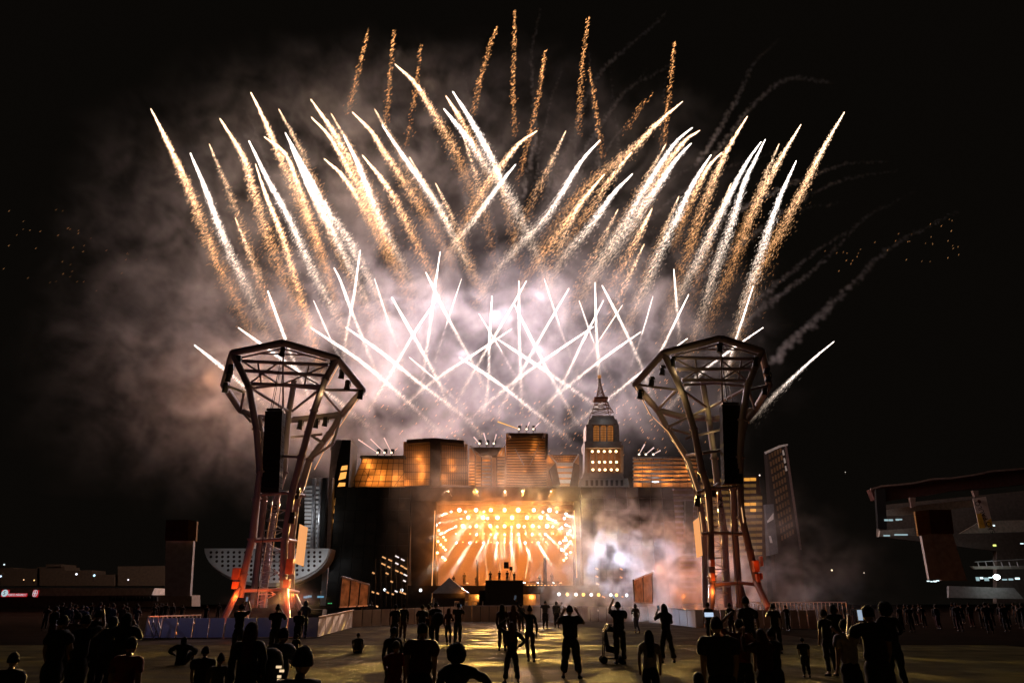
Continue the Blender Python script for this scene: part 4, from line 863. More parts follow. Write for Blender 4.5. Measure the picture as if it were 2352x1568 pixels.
TR = dict(base=(1668, 1385),
 columns=[[(1524,810,45.2),(1570,905,45.6),(1594,985,45.9),(1613,1084,46.3),(1627,1120,46.5),(1632,1223,46.6),(1635,1324,46.6),(1634,1385,46.6)],
          [(1750,806,45.2),(1718,884,45.5),(1705,964,45.8),(1700,1050,46.2),(1700,1120,46.5),(1704,1189,46.6),(1722,1263,46.6),(1741,1345,46.6)],
          [(1612,868,51.4),(1629,964,51),(1641,1052,50.2),(1651,1140,49.7),(1664,1220,49.6),(1672,1395,49.6)],
          [(1510,941,51),(1534,985,50.6),(1577,1049,49.8),(1602,1127,49.2),(1618,1223,49),(1622,1395,49)],
          [(1735,941,51),(1712,968,50.6),(1692,1050,49.8),(1685,1127,49.2),(1688,1223,49),(1700,1395,49)]],
 ring=[[(1524,810,45.2),(1655,776,44)],[(1655,776,44),(1750,806,45.2)],[(1750,806,45.2),(1767,884,48)],[(1767,884,48),(1735,941,51)],[(1510,941,51),(1560,955,51.8),(1640,962,52),(1735,941,51)],[(1510,941,51),(1459,882,48)],[(1459,882,48),(1524,810,45.2)]],
 bars=[[(1543,821,45.3),(1738,824,45.3)],[(1553,848,45.6),(1729,847,45.6)],[(1566,872,45.9),(1722,874,45.9)]],
 braces=[[(1550,824,45.4),(1640,871,45.8)],[(1645,824,45.4),(1568,872,45.8)],[(1655,826,45.4),(1716,873,45.8)],[(1733,826,45.4),(1655,872,45.8)],[(1597,822,45.4),(1603,872,45.8)],[(1704,824,45.4),(1696,872,45.8)],[(1550,816,45.2),(1655,789,44.6)],[(1655,789,44.6),(1740,815,45.2)],[(1605,802,45),(1700,803,45)],[(1655,790,44.6),(1660,935,47)]],
 struts=[[(1572,899,45.9),(1622,934,50)],[(1712,893,45.9),(1634,934,50)],[(1553,895,45.9),(1510,941,51)],[(1459,882,48),(1553,895,45.9)],[(1720,895,45.9),(1767,884,48)],[(1720,895,45.9),(1735,941,51)],[(1570,884,45.9),(1640,880,46.6),(1712,886,45.9)],[(1534,980,50),(1620,940,50.5)],[(1540,985,50),(1600,1000,50),(1660,985,50)],[(1575,1008,49),(1590,1000,49)]],
 waist=[[(1600,1131,46.5),(1627,1122,46.5),(1700,1118,46.5)],[(1640,1118,46.5),(1651,1110,49.7)],[(1612,1228,46.6),(1632,1222,46.6),(1704,1226,46.6)],[(1575,1046,49.8),(1613,1040,46.3),(1662,1033,48)],[(1630,1343,46.6),(1700,1338,46.6),(1738,1342,46.6)]],
 legs=[[(1738,1338,46.4),(1766,1398,44.4)],[(1635,1345,46.4),(1632,1430,44.2)],[(1672,1345,49),(1680,1428,50.5)],[(1700,1345,49),(1725,1428,50.5)]],
 cables=[[(1672,932,46.5),(1655,790,44.8)],[(1673,1112,46),(1685,1250,45.4),(1700,1395,44)],[(1459,884,48),(1500,960,49.6)]],
 highlights=[[(1459,886,47.9),(1492,950,49.8),(1535,992,50),(1577,1060,49.4),(1600,1127,48.9)],[(1607,1175,48.8),(1613,1222,48.8)],[(1621,1145,46.2),(1628,1220,46.3)],[(1703,1165,46.2),(1708,1200,46.3)]],
 heads=[(1655,797,44.5),(1546,830,45.2),(1738,830,45.2),(1523,850,46.2),(1498,876,47),(1472,905,47.9),(1762,848,46.4),(1766,866,47),(1758,895,47.8),(1640,1128,47),(1604,1150,46.4)],
 cases=[(1728.6,1744,1287,1313,46.2),(1745.5,1752,1277,1300,46.3),(1736,1745,1318,1337,46.2),(1746,1751,1315,1330,46.3),(1630,1641,1285,1300,46.2),(1631,1641,1316,1333,46.2)],
 ladder=((1640,1130),(1655,1395)), num=(1655,1156,49.2), panel=[(1593,1197),(1606,1187),(1614,1275),(1601,1281)],
 array=((1677,932),(1683,1112),.62),
 lamps=[(1550,905,45.2,(1,.75,.25),17.7),(1620,930,50,(1,.75,.22),25.9),(1560,850,45.0,(1,.75,.3),13.0),(1755,905,48,(1,.75,.25),14.1),(1500,930,49,(1,.7,.25),14.1),(1640,1000,49.6,(1,.75,.25),14.1),(1590,1060,48.6,(1,.7,.25),5.2),
        (1660,1128,47.6,RED,3.1),(1660,1235,47.6,RED,4.2),(1742,1352,45.8,(1,.13,.015),97.5),(1640,1352,45.6,(1,.2,.03),52.5),(1752,1380,43.8,RED,22.5),(1735,1295,45.6,RED,4.2)])
tower(TL, 'flared steel lattice tower marked 3, left of the stage, crown lit yellow and feet red', '3')
tower(TR, 'flared steel lattice tower marked 2, right of the stage, with smoke round its feet', '2')

# ------------------------------------------------------------ left of the stage
# tall dark tower with a strip of lit windows along its edge
t = thing('curved_dark_tower', (P(770, 1385, 101).x, 101, 0), 'tall dark curved tower with a strip of lit amber windows down its right edge', 'building')
quad(t, 'body', m_black, [(786,1010),(806,1010),(800,1117),(772,1117),(772,1260),(748,1260),(762,1140),(774,1060)], 101, 5)
quad(t, 'side_face', m_grey, [(762,1010),(786,1010),(774,1060),(762,1140),(748,1390),(735,1390),(752,1140)], 101.4, 4)
g_win = glow('amber_window', (1, .42, .09), 1.25)
WN = [((785,1070),(798,1068),(797,1078),(782,1080)), ((782,1085),(796,1083),(793,1098),(777,1102)), ((779,1108),(793,1108),(792,1116),(775,1117)), ((775,1122),(780,1121),(779,1137),(773,1138)),
      ((770,1143),(779,1142),(778,1158),(768,1160)), ((768,1165),(776,1164),(773,1176),(766,1178)), ((762,1196),(768,1190),(768,1202),(761,1204)), ((757,1209),(768,1208),(766,1225),(755,1226)), ((754,1231),(765,1230),(763,1250),(752,1246))]
for q in WN: quad(t, 'lit_window', g_win, q, 100.9, .08)
# white barred stair tower
t = thing('white_barred_tower', (P(718, 1385, 99).x, 99, 0), 'white barred tower with silver columns behind the left tower', 'building')
quad(t, 'wall', m_grey, [(700,1100),(764,1096),(758,1262),(700,1262)], 99.8, 3)
for v in range(1118, 1256, 9): strut(t, 'white_bar', m_white, (700,v), (718,v), 99.4, .32)
for v in range(1120, 1256, 11): strut(t, 'white_bar', m_white, (726,v), (733,v), 99.4, .34)
for u, w in ((722, .5), (736, .35), (748, .9)): MB().tube(P(u, 1098, 99), P(u-6, 1262, 99), w/2, w/2, 12).build('column', m_silver if w < .9 else m_black, t)
quad(t, 'wall', m_grey, [(588,1115),(597,1110),(578,1262),(569,1262)], 99.8, 2)
for v in range(1120, 1256, 10): strut(t, 'white_bar', m_white, (lerp(588,571,(v-1115)/145),v), (lerp(592,575,(v-1115)/145),v), 99.5, .3)
lamp(t, P(712,1180,96), (.95,.97,1), 180, name='floodlight'); lamp(t, P(580,1200,97), (.95,.97,1), 40, name='floodlight')
# white bowl with round holes
t = thing('perforated_bowl', (P(612, 1385, 96).x, 96, 0), 'white half bowl with rows of round holes behind the left tower', 'sculpture')
rim = [(469,1259)]+[(612-143*math.cos(a), 1259+80*math.sin(a)) for a in [math.pi*i/24 for i in range(1, 24)]]+[(756,1259)]
quad(t, 'bowl_face', m_white, rim, 96, .4)
MB().prism([(P(u, v, 96).x, 96.4, P(u, v, 96).z) for u, v in [(612+(a-612)*1.01, 1259+(b-1259)*1.1) for a, b in rim]], (0, 3, 0)).build('bowl_shell', m_grey, t)
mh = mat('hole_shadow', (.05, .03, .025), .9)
for j in range(7):
    for i in range(21):
        u = 484+i*13.2+(j % 2)*0; v = 1268+j*10.2
        k = 1-((v+5-1259)/80)**2
        if abs(u-612) > 143*max(0, k)**.5-6: continue
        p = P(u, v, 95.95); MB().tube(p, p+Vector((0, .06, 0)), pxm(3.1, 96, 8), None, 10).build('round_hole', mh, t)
for u, v, e in ((560,1320,26),(700,1315,75),(500,1280,12),(735,1285,40),(640,1325,40)): lamp(t, P(u, v, 93.5), (.95,.97,1), e, name='floodlight')
# totem pillar far left
def totem(t, us, v0, v1, vb, Y, m1, m2):
    (a, b, c), (d, e, f) = us
    quad(t, 'cube_face', m1, [(a,v0),(b,v0-1),(b-1,v1),(a-3,v1)], Y, .3); quad(t, 'cube_side', m2, [(b,v0-1),(c,v0+3),(c-3,v1+1),(b-1,v1)], Y+.02, .3)
    quad(t, 'shaft_face', m_dgrey, [(a-1,v1),(b-6,v1),(e,vb),(d,vb)], Y+.5, .4); quad(t, 'shaft_side', m_dgrey, [(b-6,v1),(c-8,v1),(f,vb),(e,vb)], Y+.52, .4)
m_dgrey = mat('weathered_grey_panel', (.30,.28,.26), .8, var=.2)
m_brown = mat('brown_cube', (.07,.02,.01), .7); m_ochre = mat('ochre_cube', (.16,.08,.015), .7)
t = thing('totem_pillar', (P(400,1385,66).x, 66, 0), 'pale square pillar with a brown cube head, left of the bowl', 'pillar')
totem(t, ((381,432,452),(378,420,436)), 1194, 1241, 1368, 66, m_brown, m_ochre)
# hoardings
m_board = mat('hoarding_board', (.42,.40,.40), .6, var=.12, scale=.8); m_board_b = mat('hoarding_board_brown', (.30,.25,.19), .7, var=.2, scale=.8)
def hoarding(label, A, B, n, m, zt, part='board', rail=None):
    A = Vector(A); B = Vector(B); t = thing('hoarding', ((A+B)/2).to_tuple(), label, 'hoarding', 'low hoardings round the field')
    for i in range(n):
        a = A.lerp(B, i/n+.004); b = A.lerp(B, (i+1)/n-.004); k = rnd.uniform(-.03, .03)
        d = (B-A).normalized(); nrm = Vector((-d.y, d.x, 0))*.06
        za = zt[0]+(zt[1]-zt[0])*i/n; zb = zt[0]+(zt[1]-zt[0])*(i+1)/n
        MB().prism([(a.x, a.y+k, .02), (b.x, b.y+k, .02), (b.x, b.y+k, zb), (a.x, a.y+k, za)], nrm).build(part, m, t)
    if rail: MB().bar((A.x, A.y+.05, zt[0]+.03), (B.x, B.y+.05, zt[1]+.03), .09, .05).build('top_rail', rail, t)
    return t
def gnd(u, v):
    a = math.atan((v-784)/F)-TILT; return P(u, v, EYE/math.tan(a))
m_rail = mat('rail_cap', (.5,.45,.4), .3, .8)
A, B = gnd(328,1465), gnd(728,1463); hoarding('pale hoarding of upright boards in front of the left tower', A, B, 11, m_board, (1.0, 1.02))
B2 = gnd(808,1441); hoarding('brown hoarding running back from the pale one with a bright edge', B, B2, 6, m_board_b, (1.02, 1.25), rail=m_rail)
bl = lamp(None, Vector((A.x-1.5, A.y-3.2, 2.6)), (.45,.42,1), 45, name='blue_fill_light'); lamp(None, Vector(((A.x+B.x)/2, A.y-4.0, 2.6)), (.45,.42,1), 45, name='blue_fill_light')  # added lamps without fixtures, tinting the pale boards blue
A3 = gnd(808,1440); C3 = gnd(1063,1428); hoarding('long brown hoarding on the left of the stage front', A3, C3, 14, m_board_b, (1.25, 1.5))
D3 = gnd(1300,1427); hoarding('dark hoarding in the middle with a shiny rail on top', C3, D3, 12, m_board_b, (1.5, 1.5), rail=m_steel)
E3 = gnd(1490,1428); hoarding('hazy pale hoarding right of the middle', D3, E3, 10, m_board, (1.5, 1.42))
F3 = gnd(1600,1441); hoarding('hoarding bending forward by the right tower with orange edge', E3, F3, 7, m_board, (1.5, 1.25), rail=m_rail)
G3_ = gnd(1880,1444); hoarding('dark brown hoarding at the foot of the right tower', F3, G3_, 14, m_board_b, (1.3, 1.3))
# crowd barriers
def barrier(label, A, B, n, h0=1.1, z=0):
    A = Vector(A); B = Vector(B); t = thing('crowd_barrier', A.to_tuple(), label, 'barrier', 'metal crowd barriers')
    MB().bar((A.x,A.y,h0+z), (B.x,B.y,h0+z), .07).build('top_rail', m_rail, t); MB().bar((A.x,A.y,.15+z), (B.x,B.y,.15+z), .05).build('bottom_rail', m_rail, t)
    for i in range(n+1):
        p = A.lerp(B, i/n); MB().bar((p.x,p.y,.1+z), (p.x,p.y,h0+z), .045).bar((p.x,p.y,h0+z-.2), (p.x+.25,p.y+.5,.02+z), .05).build('upright', m_rail, t)
    return t
barrier('long row of metal barriers right of the right tower catching orange light', P(1716,1378,62)-Vector((0,0,.2)), P(1944,1388,56), 26, h0=1.85)
barrier('short slanting barrier above the left end of the pale hoarding', P(340,1421,39.2), P(461,1409,45), 12, h0=1.1)
barrier('small barrier beside the left red leg', P(545,1401,43), P(570,1399,46), 4, h0=1.3)
for u, w in ((1044,10),(1068,6),(1086,14),(1108,5)): barrier(f'small orange lit barrier {"beside the tent" if u<1050 else "under the tent edge" if u<1080 else "right of the tent" if u<1100 else "next to the dark platform"}', P(u,1384,80)-Vector((0,0,0)), P(u+w,1382,81), 3, h0=1.95)
# clad booths
def booth(name, label, poly, Y, m, seams):
    t = thing(name, (P(poly[0][0],1385,Y).x, Y, 0), label, 'booth')
    (x0,v0),(x1,v1),(x2,v2),(x3,v3) = poly
    n = seams
    for i in range(n):
        a, b = i/n+.01, (i+1)/n-.01
        q = [P(lerp(x0,x1,a), lerp(v0,v1,a), Y+a*3), P(lerp(x0,x1,b), lerp(v0,v1,b), Y+b*3), P(lerp(x3,x2,b), lerp(v3,v2,b), Y+b*3), P(lerp(x3,x2,a), lerp(v3,v2,a), Y+a*3)]
        MB().prism(q, (0,.1,0)).build('cladding_sheet', m, t)
        MB().bar(q[0], q[3], .09).build('post', m_truss, t)
    MB().bar(P(x0,v0-1,Y), P(x1,v1-1,Y+3), .14).build('roof_edge', m_rail, t); MB().bar(P(x3,v3,Y), P(x2,v2,Y+3), .1).build('sill', m_rail, t)
    MB().bar(P(x1,v1,Y+3), P(x2,v2,Y+3), .1).build('post', m_truss, t)
    return t
m_cling = mat('wrinkled_plastic_film', (.45,.30,.16), .22, .35, var=.5, scale=1.6, bump=.9)
t = booth('left_booth', 'booth clad in crinkled plastic film shining orange, left of the stage', [(784,1325),(848,1343),(844,1390),(778,1394)], 62, m_cling, 3); t.name = 'film_clad_booth'
lamp(t, P(832,1350,61), ORANGE, 60); lamp(t, P(806,1345,60.5), ORANGE, 60); lamp(t, P(815,1390,61), ORANGE, 16)
quad(t, 'side_wall', m_grey, [(690,1328),(784,1326),(783,1356),(690,1353)], 63.2, 2); quad(t, 'lower_wall', m_black, [(690,1354),(784,1356),(778,1394),(690,1396)], 63.3, 2)
t = booth('right_booth', 'clear film booth lit orange from inside, right of the stage', [(1454,1333),(1498,1316),(1499,1384),(1457,1382)], 64, m_cling, 2); t.name = 'clear_film_booth'
lamp(t, P(1468,1362,62.8), ORANGE, 90); lamp(t, P(1488,1356,65), ORANGE, 150); lamp(t, P(1490,1368,63), AMBER, 60)
# control desk screens left
t = thing('control_desk', P(720,1390,60)-Vector((0,0,P(720,1390,60).z)), 'dark mixing desk with small blue screens behind the hooded person', 'desk')
MB().box((P(700,1385,60).x,60,0),(P(742,1385,60).x,61.5,1.3)).build('desk', m_black, t)
for u in (701,706,711,733,739): MB().cbox(P(u,1369+(u%3),59.8), .3,.06,.14).build('blue_screen', glow('blue_screen', (.16,.42,.62), .7), t)
for u in (754,757.5,761): MB().cbox(P(u,1385,59.8), .07,.05,.07).build('green_led', glow('green_led', (.1,.6,.2), .8), t)
# pyramid marquee
t = thing('pyramid_tent', P(1033,1390,84)-Vector((0,0,P(1033,1390,84).z)), 'dark pyramid topped marquee in front of the stage left of the dark platform', 'tent')
ap = P(1032,1326,84); e = [P(992,1362,82.5), P(1073,1362,82.5), P(1078,1361,87), P(997,1361,87)]
MB().add([ap]+e, [(0,1,2),(0,2,3),(0,3,4),(0,4,1),(4,3,2,1)]).build('canopy', mat('dark_canvas', (.055,.045,.038), .8), t)
for i in range(4): a, b = e[i], e[(i+1) % 4]; MB().prism([a, b, b-Vector((0,0,.5)), a-Vector((0,0,.5))], (0,.05,0)).build('valance', mat('dark_canvas', (.055,.045,.038), .8), t)
for p in e: MB().tube(p, (p.x,p.y,0), .06).build('pole', m_steel, t)
MB().lathe(P(1062,1356,83), [(.05,0),(.14,.08),(.14,.2),(.05,.28)], 8).build('lamp_globe', glow('orange_lamp', (1,.42,.10), 6), t); lamp(t, P(1062,1356,82.2), ORANGE, 60)
# front-of-house platform
t = thing('camera_platform', P(1156,1390,80)-Vector((0,0,P(1156,1390,80).z)), 'big dark box platform in front of the stage with camera crew on top', 'platform')
za = P(1156,1333,80).z; xa, xb = P(1114,1385,80).x, P(1202,1385,80).x
MB().box((xa,80,0),(xb,84,za)).build('scrim_box', m_black, t); MB().box((xa-.7,80.4,0),(xa,83.6,za-1.0)).build('step', m_black, t)
MB().bar((xa,80,za+.02),(xb,80,za+.02),.06).build('edge_trim', m_truss, t)
cm = thing('broadcast_camera', P(1172,1333,81), 'camera on a tripod standing on the dark platform', 'camera')
b = P(1174,1333,81.5)
mb = MB()
for k in range(3): mb.bar(b+Vector((.45*math.cos(k*2.1),.45*math.sin(k*2.1),0)), b+Vector((0,0,1.1)), .05)
mb.build('tripod', m_truss, cm); MB().cbox(b+Vector((0,0,1.3)), .35,.9,.38).tube(b+Vector((0,.4,1.3)), b+Vector((0,.85,1.3)), .16,.2).build('camera_body', m_black, cm); MB().cbox(b+Vector((-.55,0,1.65)), .55,.1,.7).bar(b+Vector((0,0,1.3)),b+Vector((-.5,0,1.5)),.06).build('monitor_hood', m_black, cm)
for k, u in enumerate((1091, 1216)):
    t = thing('service_tent', P(u,1390,81)-Vector((0,0,P(u,1390,81).z)), f'small orange lit opening {"left" if k==0 else "right"} of the dark platform', 'tent')
    x = P(u,1385,81).x; zt = P(u,1364,81).z
    for s in (-.9, .9): MB().box((x+s-.18,81,0),(x+s+.18,81.3,zt)).build('curtain', m_cling, t)
    MB().box((x-1.2,82.2,0),(x+1.2,82.4,zt)).build('back_curtain', m_cling, t); MB().box((x-1.2,80.9,zt),(x+1.2,82.4,zt+.12)).build('roof', m_black, t)
    lamp(t, (x+.3,81.6,zt-.3), AMBER, 60)
# scaffold speaker stacks with bars whose glints are emitted by their material
def scaffold(label, c, Y, bars, cols):
    t = thing('lighting_scaffold', (P(c,1385,Y).x,Y,0), label, 'scaffold'); mb = MB()
    for u in cols:
        mb.bar(P(u,1283,Y), P(u,1392,Y), .10); mb.bar(P(u,1285,Y+2), P(u,1392,Y+2), .08)
    for v in (1290,1306,1322,1340,1356,1376): mb.bar(P(cols[0],v,Y), P(cols[-1],v,Y), .07)
    mb.build('frame', m_truss, t)
    for (u, v, l, w) in bars:
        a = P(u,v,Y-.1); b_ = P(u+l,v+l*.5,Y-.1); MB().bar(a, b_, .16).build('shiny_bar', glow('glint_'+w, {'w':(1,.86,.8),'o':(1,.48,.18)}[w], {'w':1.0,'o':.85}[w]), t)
    return t
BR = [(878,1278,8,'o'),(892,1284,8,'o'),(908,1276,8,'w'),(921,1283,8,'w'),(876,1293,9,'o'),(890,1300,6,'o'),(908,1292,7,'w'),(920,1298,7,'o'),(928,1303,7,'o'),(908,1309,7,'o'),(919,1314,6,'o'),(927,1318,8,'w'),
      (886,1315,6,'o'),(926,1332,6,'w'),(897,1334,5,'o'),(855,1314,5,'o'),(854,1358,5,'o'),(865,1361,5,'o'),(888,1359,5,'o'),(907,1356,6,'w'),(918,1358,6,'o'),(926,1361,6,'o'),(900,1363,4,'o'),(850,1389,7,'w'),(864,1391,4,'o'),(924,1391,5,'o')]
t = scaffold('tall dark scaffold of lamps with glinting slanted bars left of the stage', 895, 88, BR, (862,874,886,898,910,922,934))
lamp(t, P(895,1300,86), (1,.6,.35), 60)
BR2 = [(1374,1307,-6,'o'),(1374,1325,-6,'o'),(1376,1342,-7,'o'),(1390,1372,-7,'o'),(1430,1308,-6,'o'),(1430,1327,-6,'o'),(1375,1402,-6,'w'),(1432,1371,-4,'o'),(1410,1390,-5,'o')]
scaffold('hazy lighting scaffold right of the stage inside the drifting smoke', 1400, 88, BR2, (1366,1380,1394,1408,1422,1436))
# floor lamps in a row right of the stage
for i, (u, w) in enumerate(((1284,'w'),(1303,'y'),(1323,'w'),(1340,'y'),(1358,'w'),(1375,'y'),(1403,'w'),(1416,'y'),(1439,'w'))):
    p = P(u,1364+i*.3,96); t = fixture('floor_lamp', p, f'{ORD[i]} {"white" if w=="w" else "amber"} lamp in the row on the ground right of the stage', 'row of small lamps right of the stage', r=.22, aim=p+Vector((0,-8,0)), m=glow('floor_lamp_'+w, (.9,.95,1) if w=='w' else (1,.65,.12), 2.2))
for i, (u, v) in enumerate(((884,1354),(923,1355),(966,1355),(1010,1355))):
    p = P(u,v,96); fixture('floor_lamp', p, f'{ORD[i]} small white lamp in the row left of the stage', 'row of small lamps left of the stage', r=.2, aim=p+Vector((0,-8,0)), m=glow('floor_lamp_w', (.9,.95,1), 2.2))

# ------------------------------------------------------------ right of the stage
t = thing('yellow_banded_building', (P(1650,1385,112).x,112,0), 'tall building with bands of dim yellow windows behind the right tower', 'building')
quad(t, 'body', mat('dark_red_wall', (.05,.02,.015), .8), [(1545,1112),(1742,1092),(1756,1180),(1764,1385),(1545,1385)], 112, 8)
m_yw = mat('dim_yellow_glass', (.16,.11,.05), .4, em=(1,.50,.10), es=.10, var=.5, scale=.25); m_yb = glow('bright_yellow_glass', (1,.42,.06), .8)
for r in range(13):
    v = 1100+r*14.2
    for k in range(10):
        u0 = 1610+k*14.2; u1 = u0+13.2
        if u1 > 1748+r*1.2: continue
        lit = (r, k) in ((0,7),(0,8),(4,7),(4,8),(5,8),(6,0),(8,0),(1,9))
        quad(t, 'window_pane', m_yb if lit else m_yw, [(u0,v-k*.4),(u1,v-k*.4),(u1,v+7-k*.4),(u0,v+7-k*.4)], 111.9, .06)
for r in range(20):
    v = 1124+r*12.4; strut(t, 'violet_band', mat('violet_band', (.16,.13,.17), .6), (1546,v), (1600,v), 110.9, .30)
quad(t, 'lower_face', mat('lower_face_brown', (.10,.06,.03), .7), [(1545,1118),(1602,1118),(1604,1385),(1545,1385)], 111.2, .5)
for u in (1572,1574): quad(t, 'speaker_column', m_black, [(u,1150),(u+18,1150),(u+18,1270),(u+1,1270)], 110.3-(u-1572)*.2, 1)
lamp(t, P(1575,1200,107), (.8,.6,1), 30)
t = thing('dark_office_block', (P(1800,1385,150).x,150,0), 'very dark slanted office block with faint reddish windows', 'building')
quad(t, 'body', mat('office_dark', (.016,.011,.009), .8), [(1762,1038),(1792,1026),(1808,1022),(1842,1262),(1850,1385),(1785,1385)], 150, 2)
quad(t, 'roof_edge', m_dgrey, [(1759,1036),(1791,1022),(1810,1019),(1810,1023),(1792,1027),(1762,1041)], 149.8, 1)
quad(t, 'corner_strip', mat('corner_strip', (.07,.045,.04), .7), [(1803,1024),(1808,1024),(1842,1262),(1838,1262)], 149.8, .5)
m_ow = mat('faint_window', (.06,.04,.02), .5, em=(1,.3,.1), es=.018, var=.6, scale=.2)
for r in range(12):
    for k in range(5):
        v = 1042+r*17-k*3.6; u = 1766+r*2.6+k*6.2
        quad(t, 'window', m_ow, [(u,v+1),(u+3.8,v),(u+5,v+11),(u+1.2,v+12)], 149.85, .08)
for i, v in enumerate((1034,1052,1070)): quad(t, 'bright_window', mat('pale_window', (.2,.18,.16), .5, em=(1,.8,.7), es=.12), [(1797+i*3,v),(1800+i*3,v-1),(1803+i*3,v+10),(1799+i*3,v+12)], 149.7, .08)
t = thing('small_grey_house', (P(1775,1385,140).x,140,0), 'small grey building half hidden beside the banded building', 'building')
quad(t, 'wall', mat('house_grey', (.05,.05,.055), .7), [(1758,1158),(1777,1157),(1788,1270),(1768,1275)], 140, 8)
quad(t, 'wall', m_grey, [(1763,1196),(1777,1178),(1777,1192),(1764,1200)], 139.8, .3); quad(t, 'wall', m_grey, [(1767,1230),(1771,1230),(1775,1246),(1770,1246)], 139.8, .3)
lamp(t, P(1772,1188,138), (.85,.95,1), 5)
# stadium stand at the right
t = thing('stadium_stand', (P(2200,1385,120).x,120,0), 'dark stadium stand with a curved roof at the right edge', 'stadium')
m_roof = mat('stand_roof_red', (.05,.02,.016), .8); m_edge = mat('roof_edge_pale', (.16,.11,.09), .6)
top = [(2000,1123),(2026,1116),(2052,1114),(2100,1109),(2142,1100),(2185,1098),(2240,1090),(2276,1082),(2352,1076),(2420,1070),(2520,1060)]
quad(t, 'roof', m_roof, top+[(2520,1092),(2352,1112),(2250,1122),(2190,1126),(2140,1136),(2090,1142),(2040,1150),(2010,1148)], 120, 1.5)
mb = MB()
for a, b in zip(top, top[1:]): mb.bar(P(*a,119.8), P(*b,119.8), .28)
mb.build('roof_edge', m_edge, t)
quad(t, 'upper_tier', mat('tier_brown', (.10,.08,.065), .9), [(2022,1160),(2520,1110),(2520,1385),(2290,1385),(2290,1265),(2020,1232)], 124, 1)
m_bal = mat('tier_front', (.32,.28,.23), .8)
quad(t, 'tier_front', m_bal, [(2028,1172),(2090,1162),(2250,1145),(2250,1162),(2090,1182),(2028,1185)], 121, .5)
quad(t, 'tier_front', m_bal, [(2022,1218),(2100,1212),(2104,1228),(2020,1232)], 121, .5)
quad(t, 'tier_front', m_bal, [(2205,1225),(2248,1200),(2300,1195),(2520,1190),(2520,1215),(2300,1222)], 121, .5)
quad(t, 'tier_front', m_bal, [(2232,1300),(2520,1296),(2520,1306),(2240,1306)], 120.5, .5)
quad(t, 'tier_front', m_dgrey, [(2180,1345),(2330,1350),(2352,1375),(2180,1372)], 121, .5)
quad(t, 'left_wall', m_black, [(2012,1124),(2034,1121),(2038,1215),(2018,1213)], 119.5, .6)
for a, b, c2, d in ((2090,2104,2094,2102),(2234,2248,2240,2248)): quad(t, 'roof_mast', m_edge, [(a,1142 if a<2200 else 1126),(b,1142 if a<2200 else 1126),(d,1165 if a<2200 else 1140),(c2,1165 if a<2200 else 1140)], 119.6, .5)
g_sw = glow('stadium_white_light', (.75,.95,1), 1.6); g_sd = glow('stadium_dim_light', (.55,.8,.85), .55)
for (u, v, w, h, g) in ((2032,1192,8,4,0),(2042,1192,9,4,0),(2058,1191,7,4,0),(2066,1191,6,3,0),(2055,1226,30,3,0),(2030,1228,14,3,0),(2276,1205,9,3,1),(2282,1250,6,4,2),(2345,1247,6,2,1),
                         (2130,1333,5,2,1),(2138,1334,4,2,1),(2145,1333,6,3,1),(2152,1332,5,2,1),(2243,1325,6,8,0),(2252,1325,6,4,1),(2262,1326,9,7,0),(2272,1325,7,2,1),(2303,1329,10,3,0),(2318,1328,9,4,0),(2333,1326,9,4,1),(2378,1328,8,10,1)):
    p = P(u+w/2, v+h/2, 119); MB().cbox(p, pxm(w,119,8), .2, pxm(h,119,8)).build('strip_light', (g_sd, g_sw, glow('stadium_yellow_light', (.8,.9,.2), 1.4))[g], t)
p = P(2290,1325,118.5); MB().lathe(p-Vector((0,0,.4)), [(.1,0),(.42,.2),(.5,.42),(.42,.65),(.1,.85)], 12).build('floodlight', glow('flood_white', (.85,.97,1), 12), t); lamp(t, p-Vector((0,.8,0)), (.7,.92,1), 60)
for k in range(6): strut(t, 'rail_post', m_grey, (2246+k*18,1290), (2250+k*18,1302), 120.3, .12)
strut(t, 'handrail', m_grey, (2240,1290), (2352,1284), 120.3, .12)
bn = thing('hanging_banner', P(2258,1190,117), 'tall white banner reading SÃO PAULO hanging on the stadium stand', 'banner')
quad(bn, 'banner_cloth', mat('banner_cloth', (.50,.42,.38), .7, var=.06), [(2235,1144),(2265,1140),(2282,1210),(2250,1213)], 118, .08)
quad(bn, 'banner_print', mat('banner_orange', (.55,.33,.04), .7), [(2243,1180),(2254,1178),(2264,1212),(2250,1213)], 117.95, .03); quad(bn, 'banner_print', mat('banner_orange', (.55,.33,.04), .7), [(2268,1196),(2277,1190),(2281,1210),(2270,1211)], 117.95, .03)
text_part(bn, 'SÃO PAULO', P(2263,1187,117.85), 1.15, m_black, (math.pi/2, -math.pi/2-.30, 0), .01, .88, 'banner_lettering')
p = P(2250,1151,117.9); MB().tube(p, p+Vector((0,.05,0)), .3, .3, 12).build('emblem', m_brown, bn)
t = thing('totem_pillar', (P(2160,1385,80).x,80,0), 'pale square pillar with ochre and brown cube head in front of the stadium', 'pillar')
quad(t, 'cube_side', m_ochre, [(2102,1174),(2134,1170),(2140,1226),(2110,1230)], 80, .3); quad(t, 'cube_face', m_brown, [(2134,1170),(2185,1170),(2192,1225),(2140,1226)], 80.05, .3)
quad(t, 'shaft_side', m_dgrey, [(2117,1230),(2143,1226),(2170,1330),(2135,1330)], 80.3, .4); quad(t, 'shaft_face', mat('shaft_pale', (.32,.30,.28), .8), [(2143,1226),(2188,1225),(2222,1333),(2165,1333)], 80.35, .4)
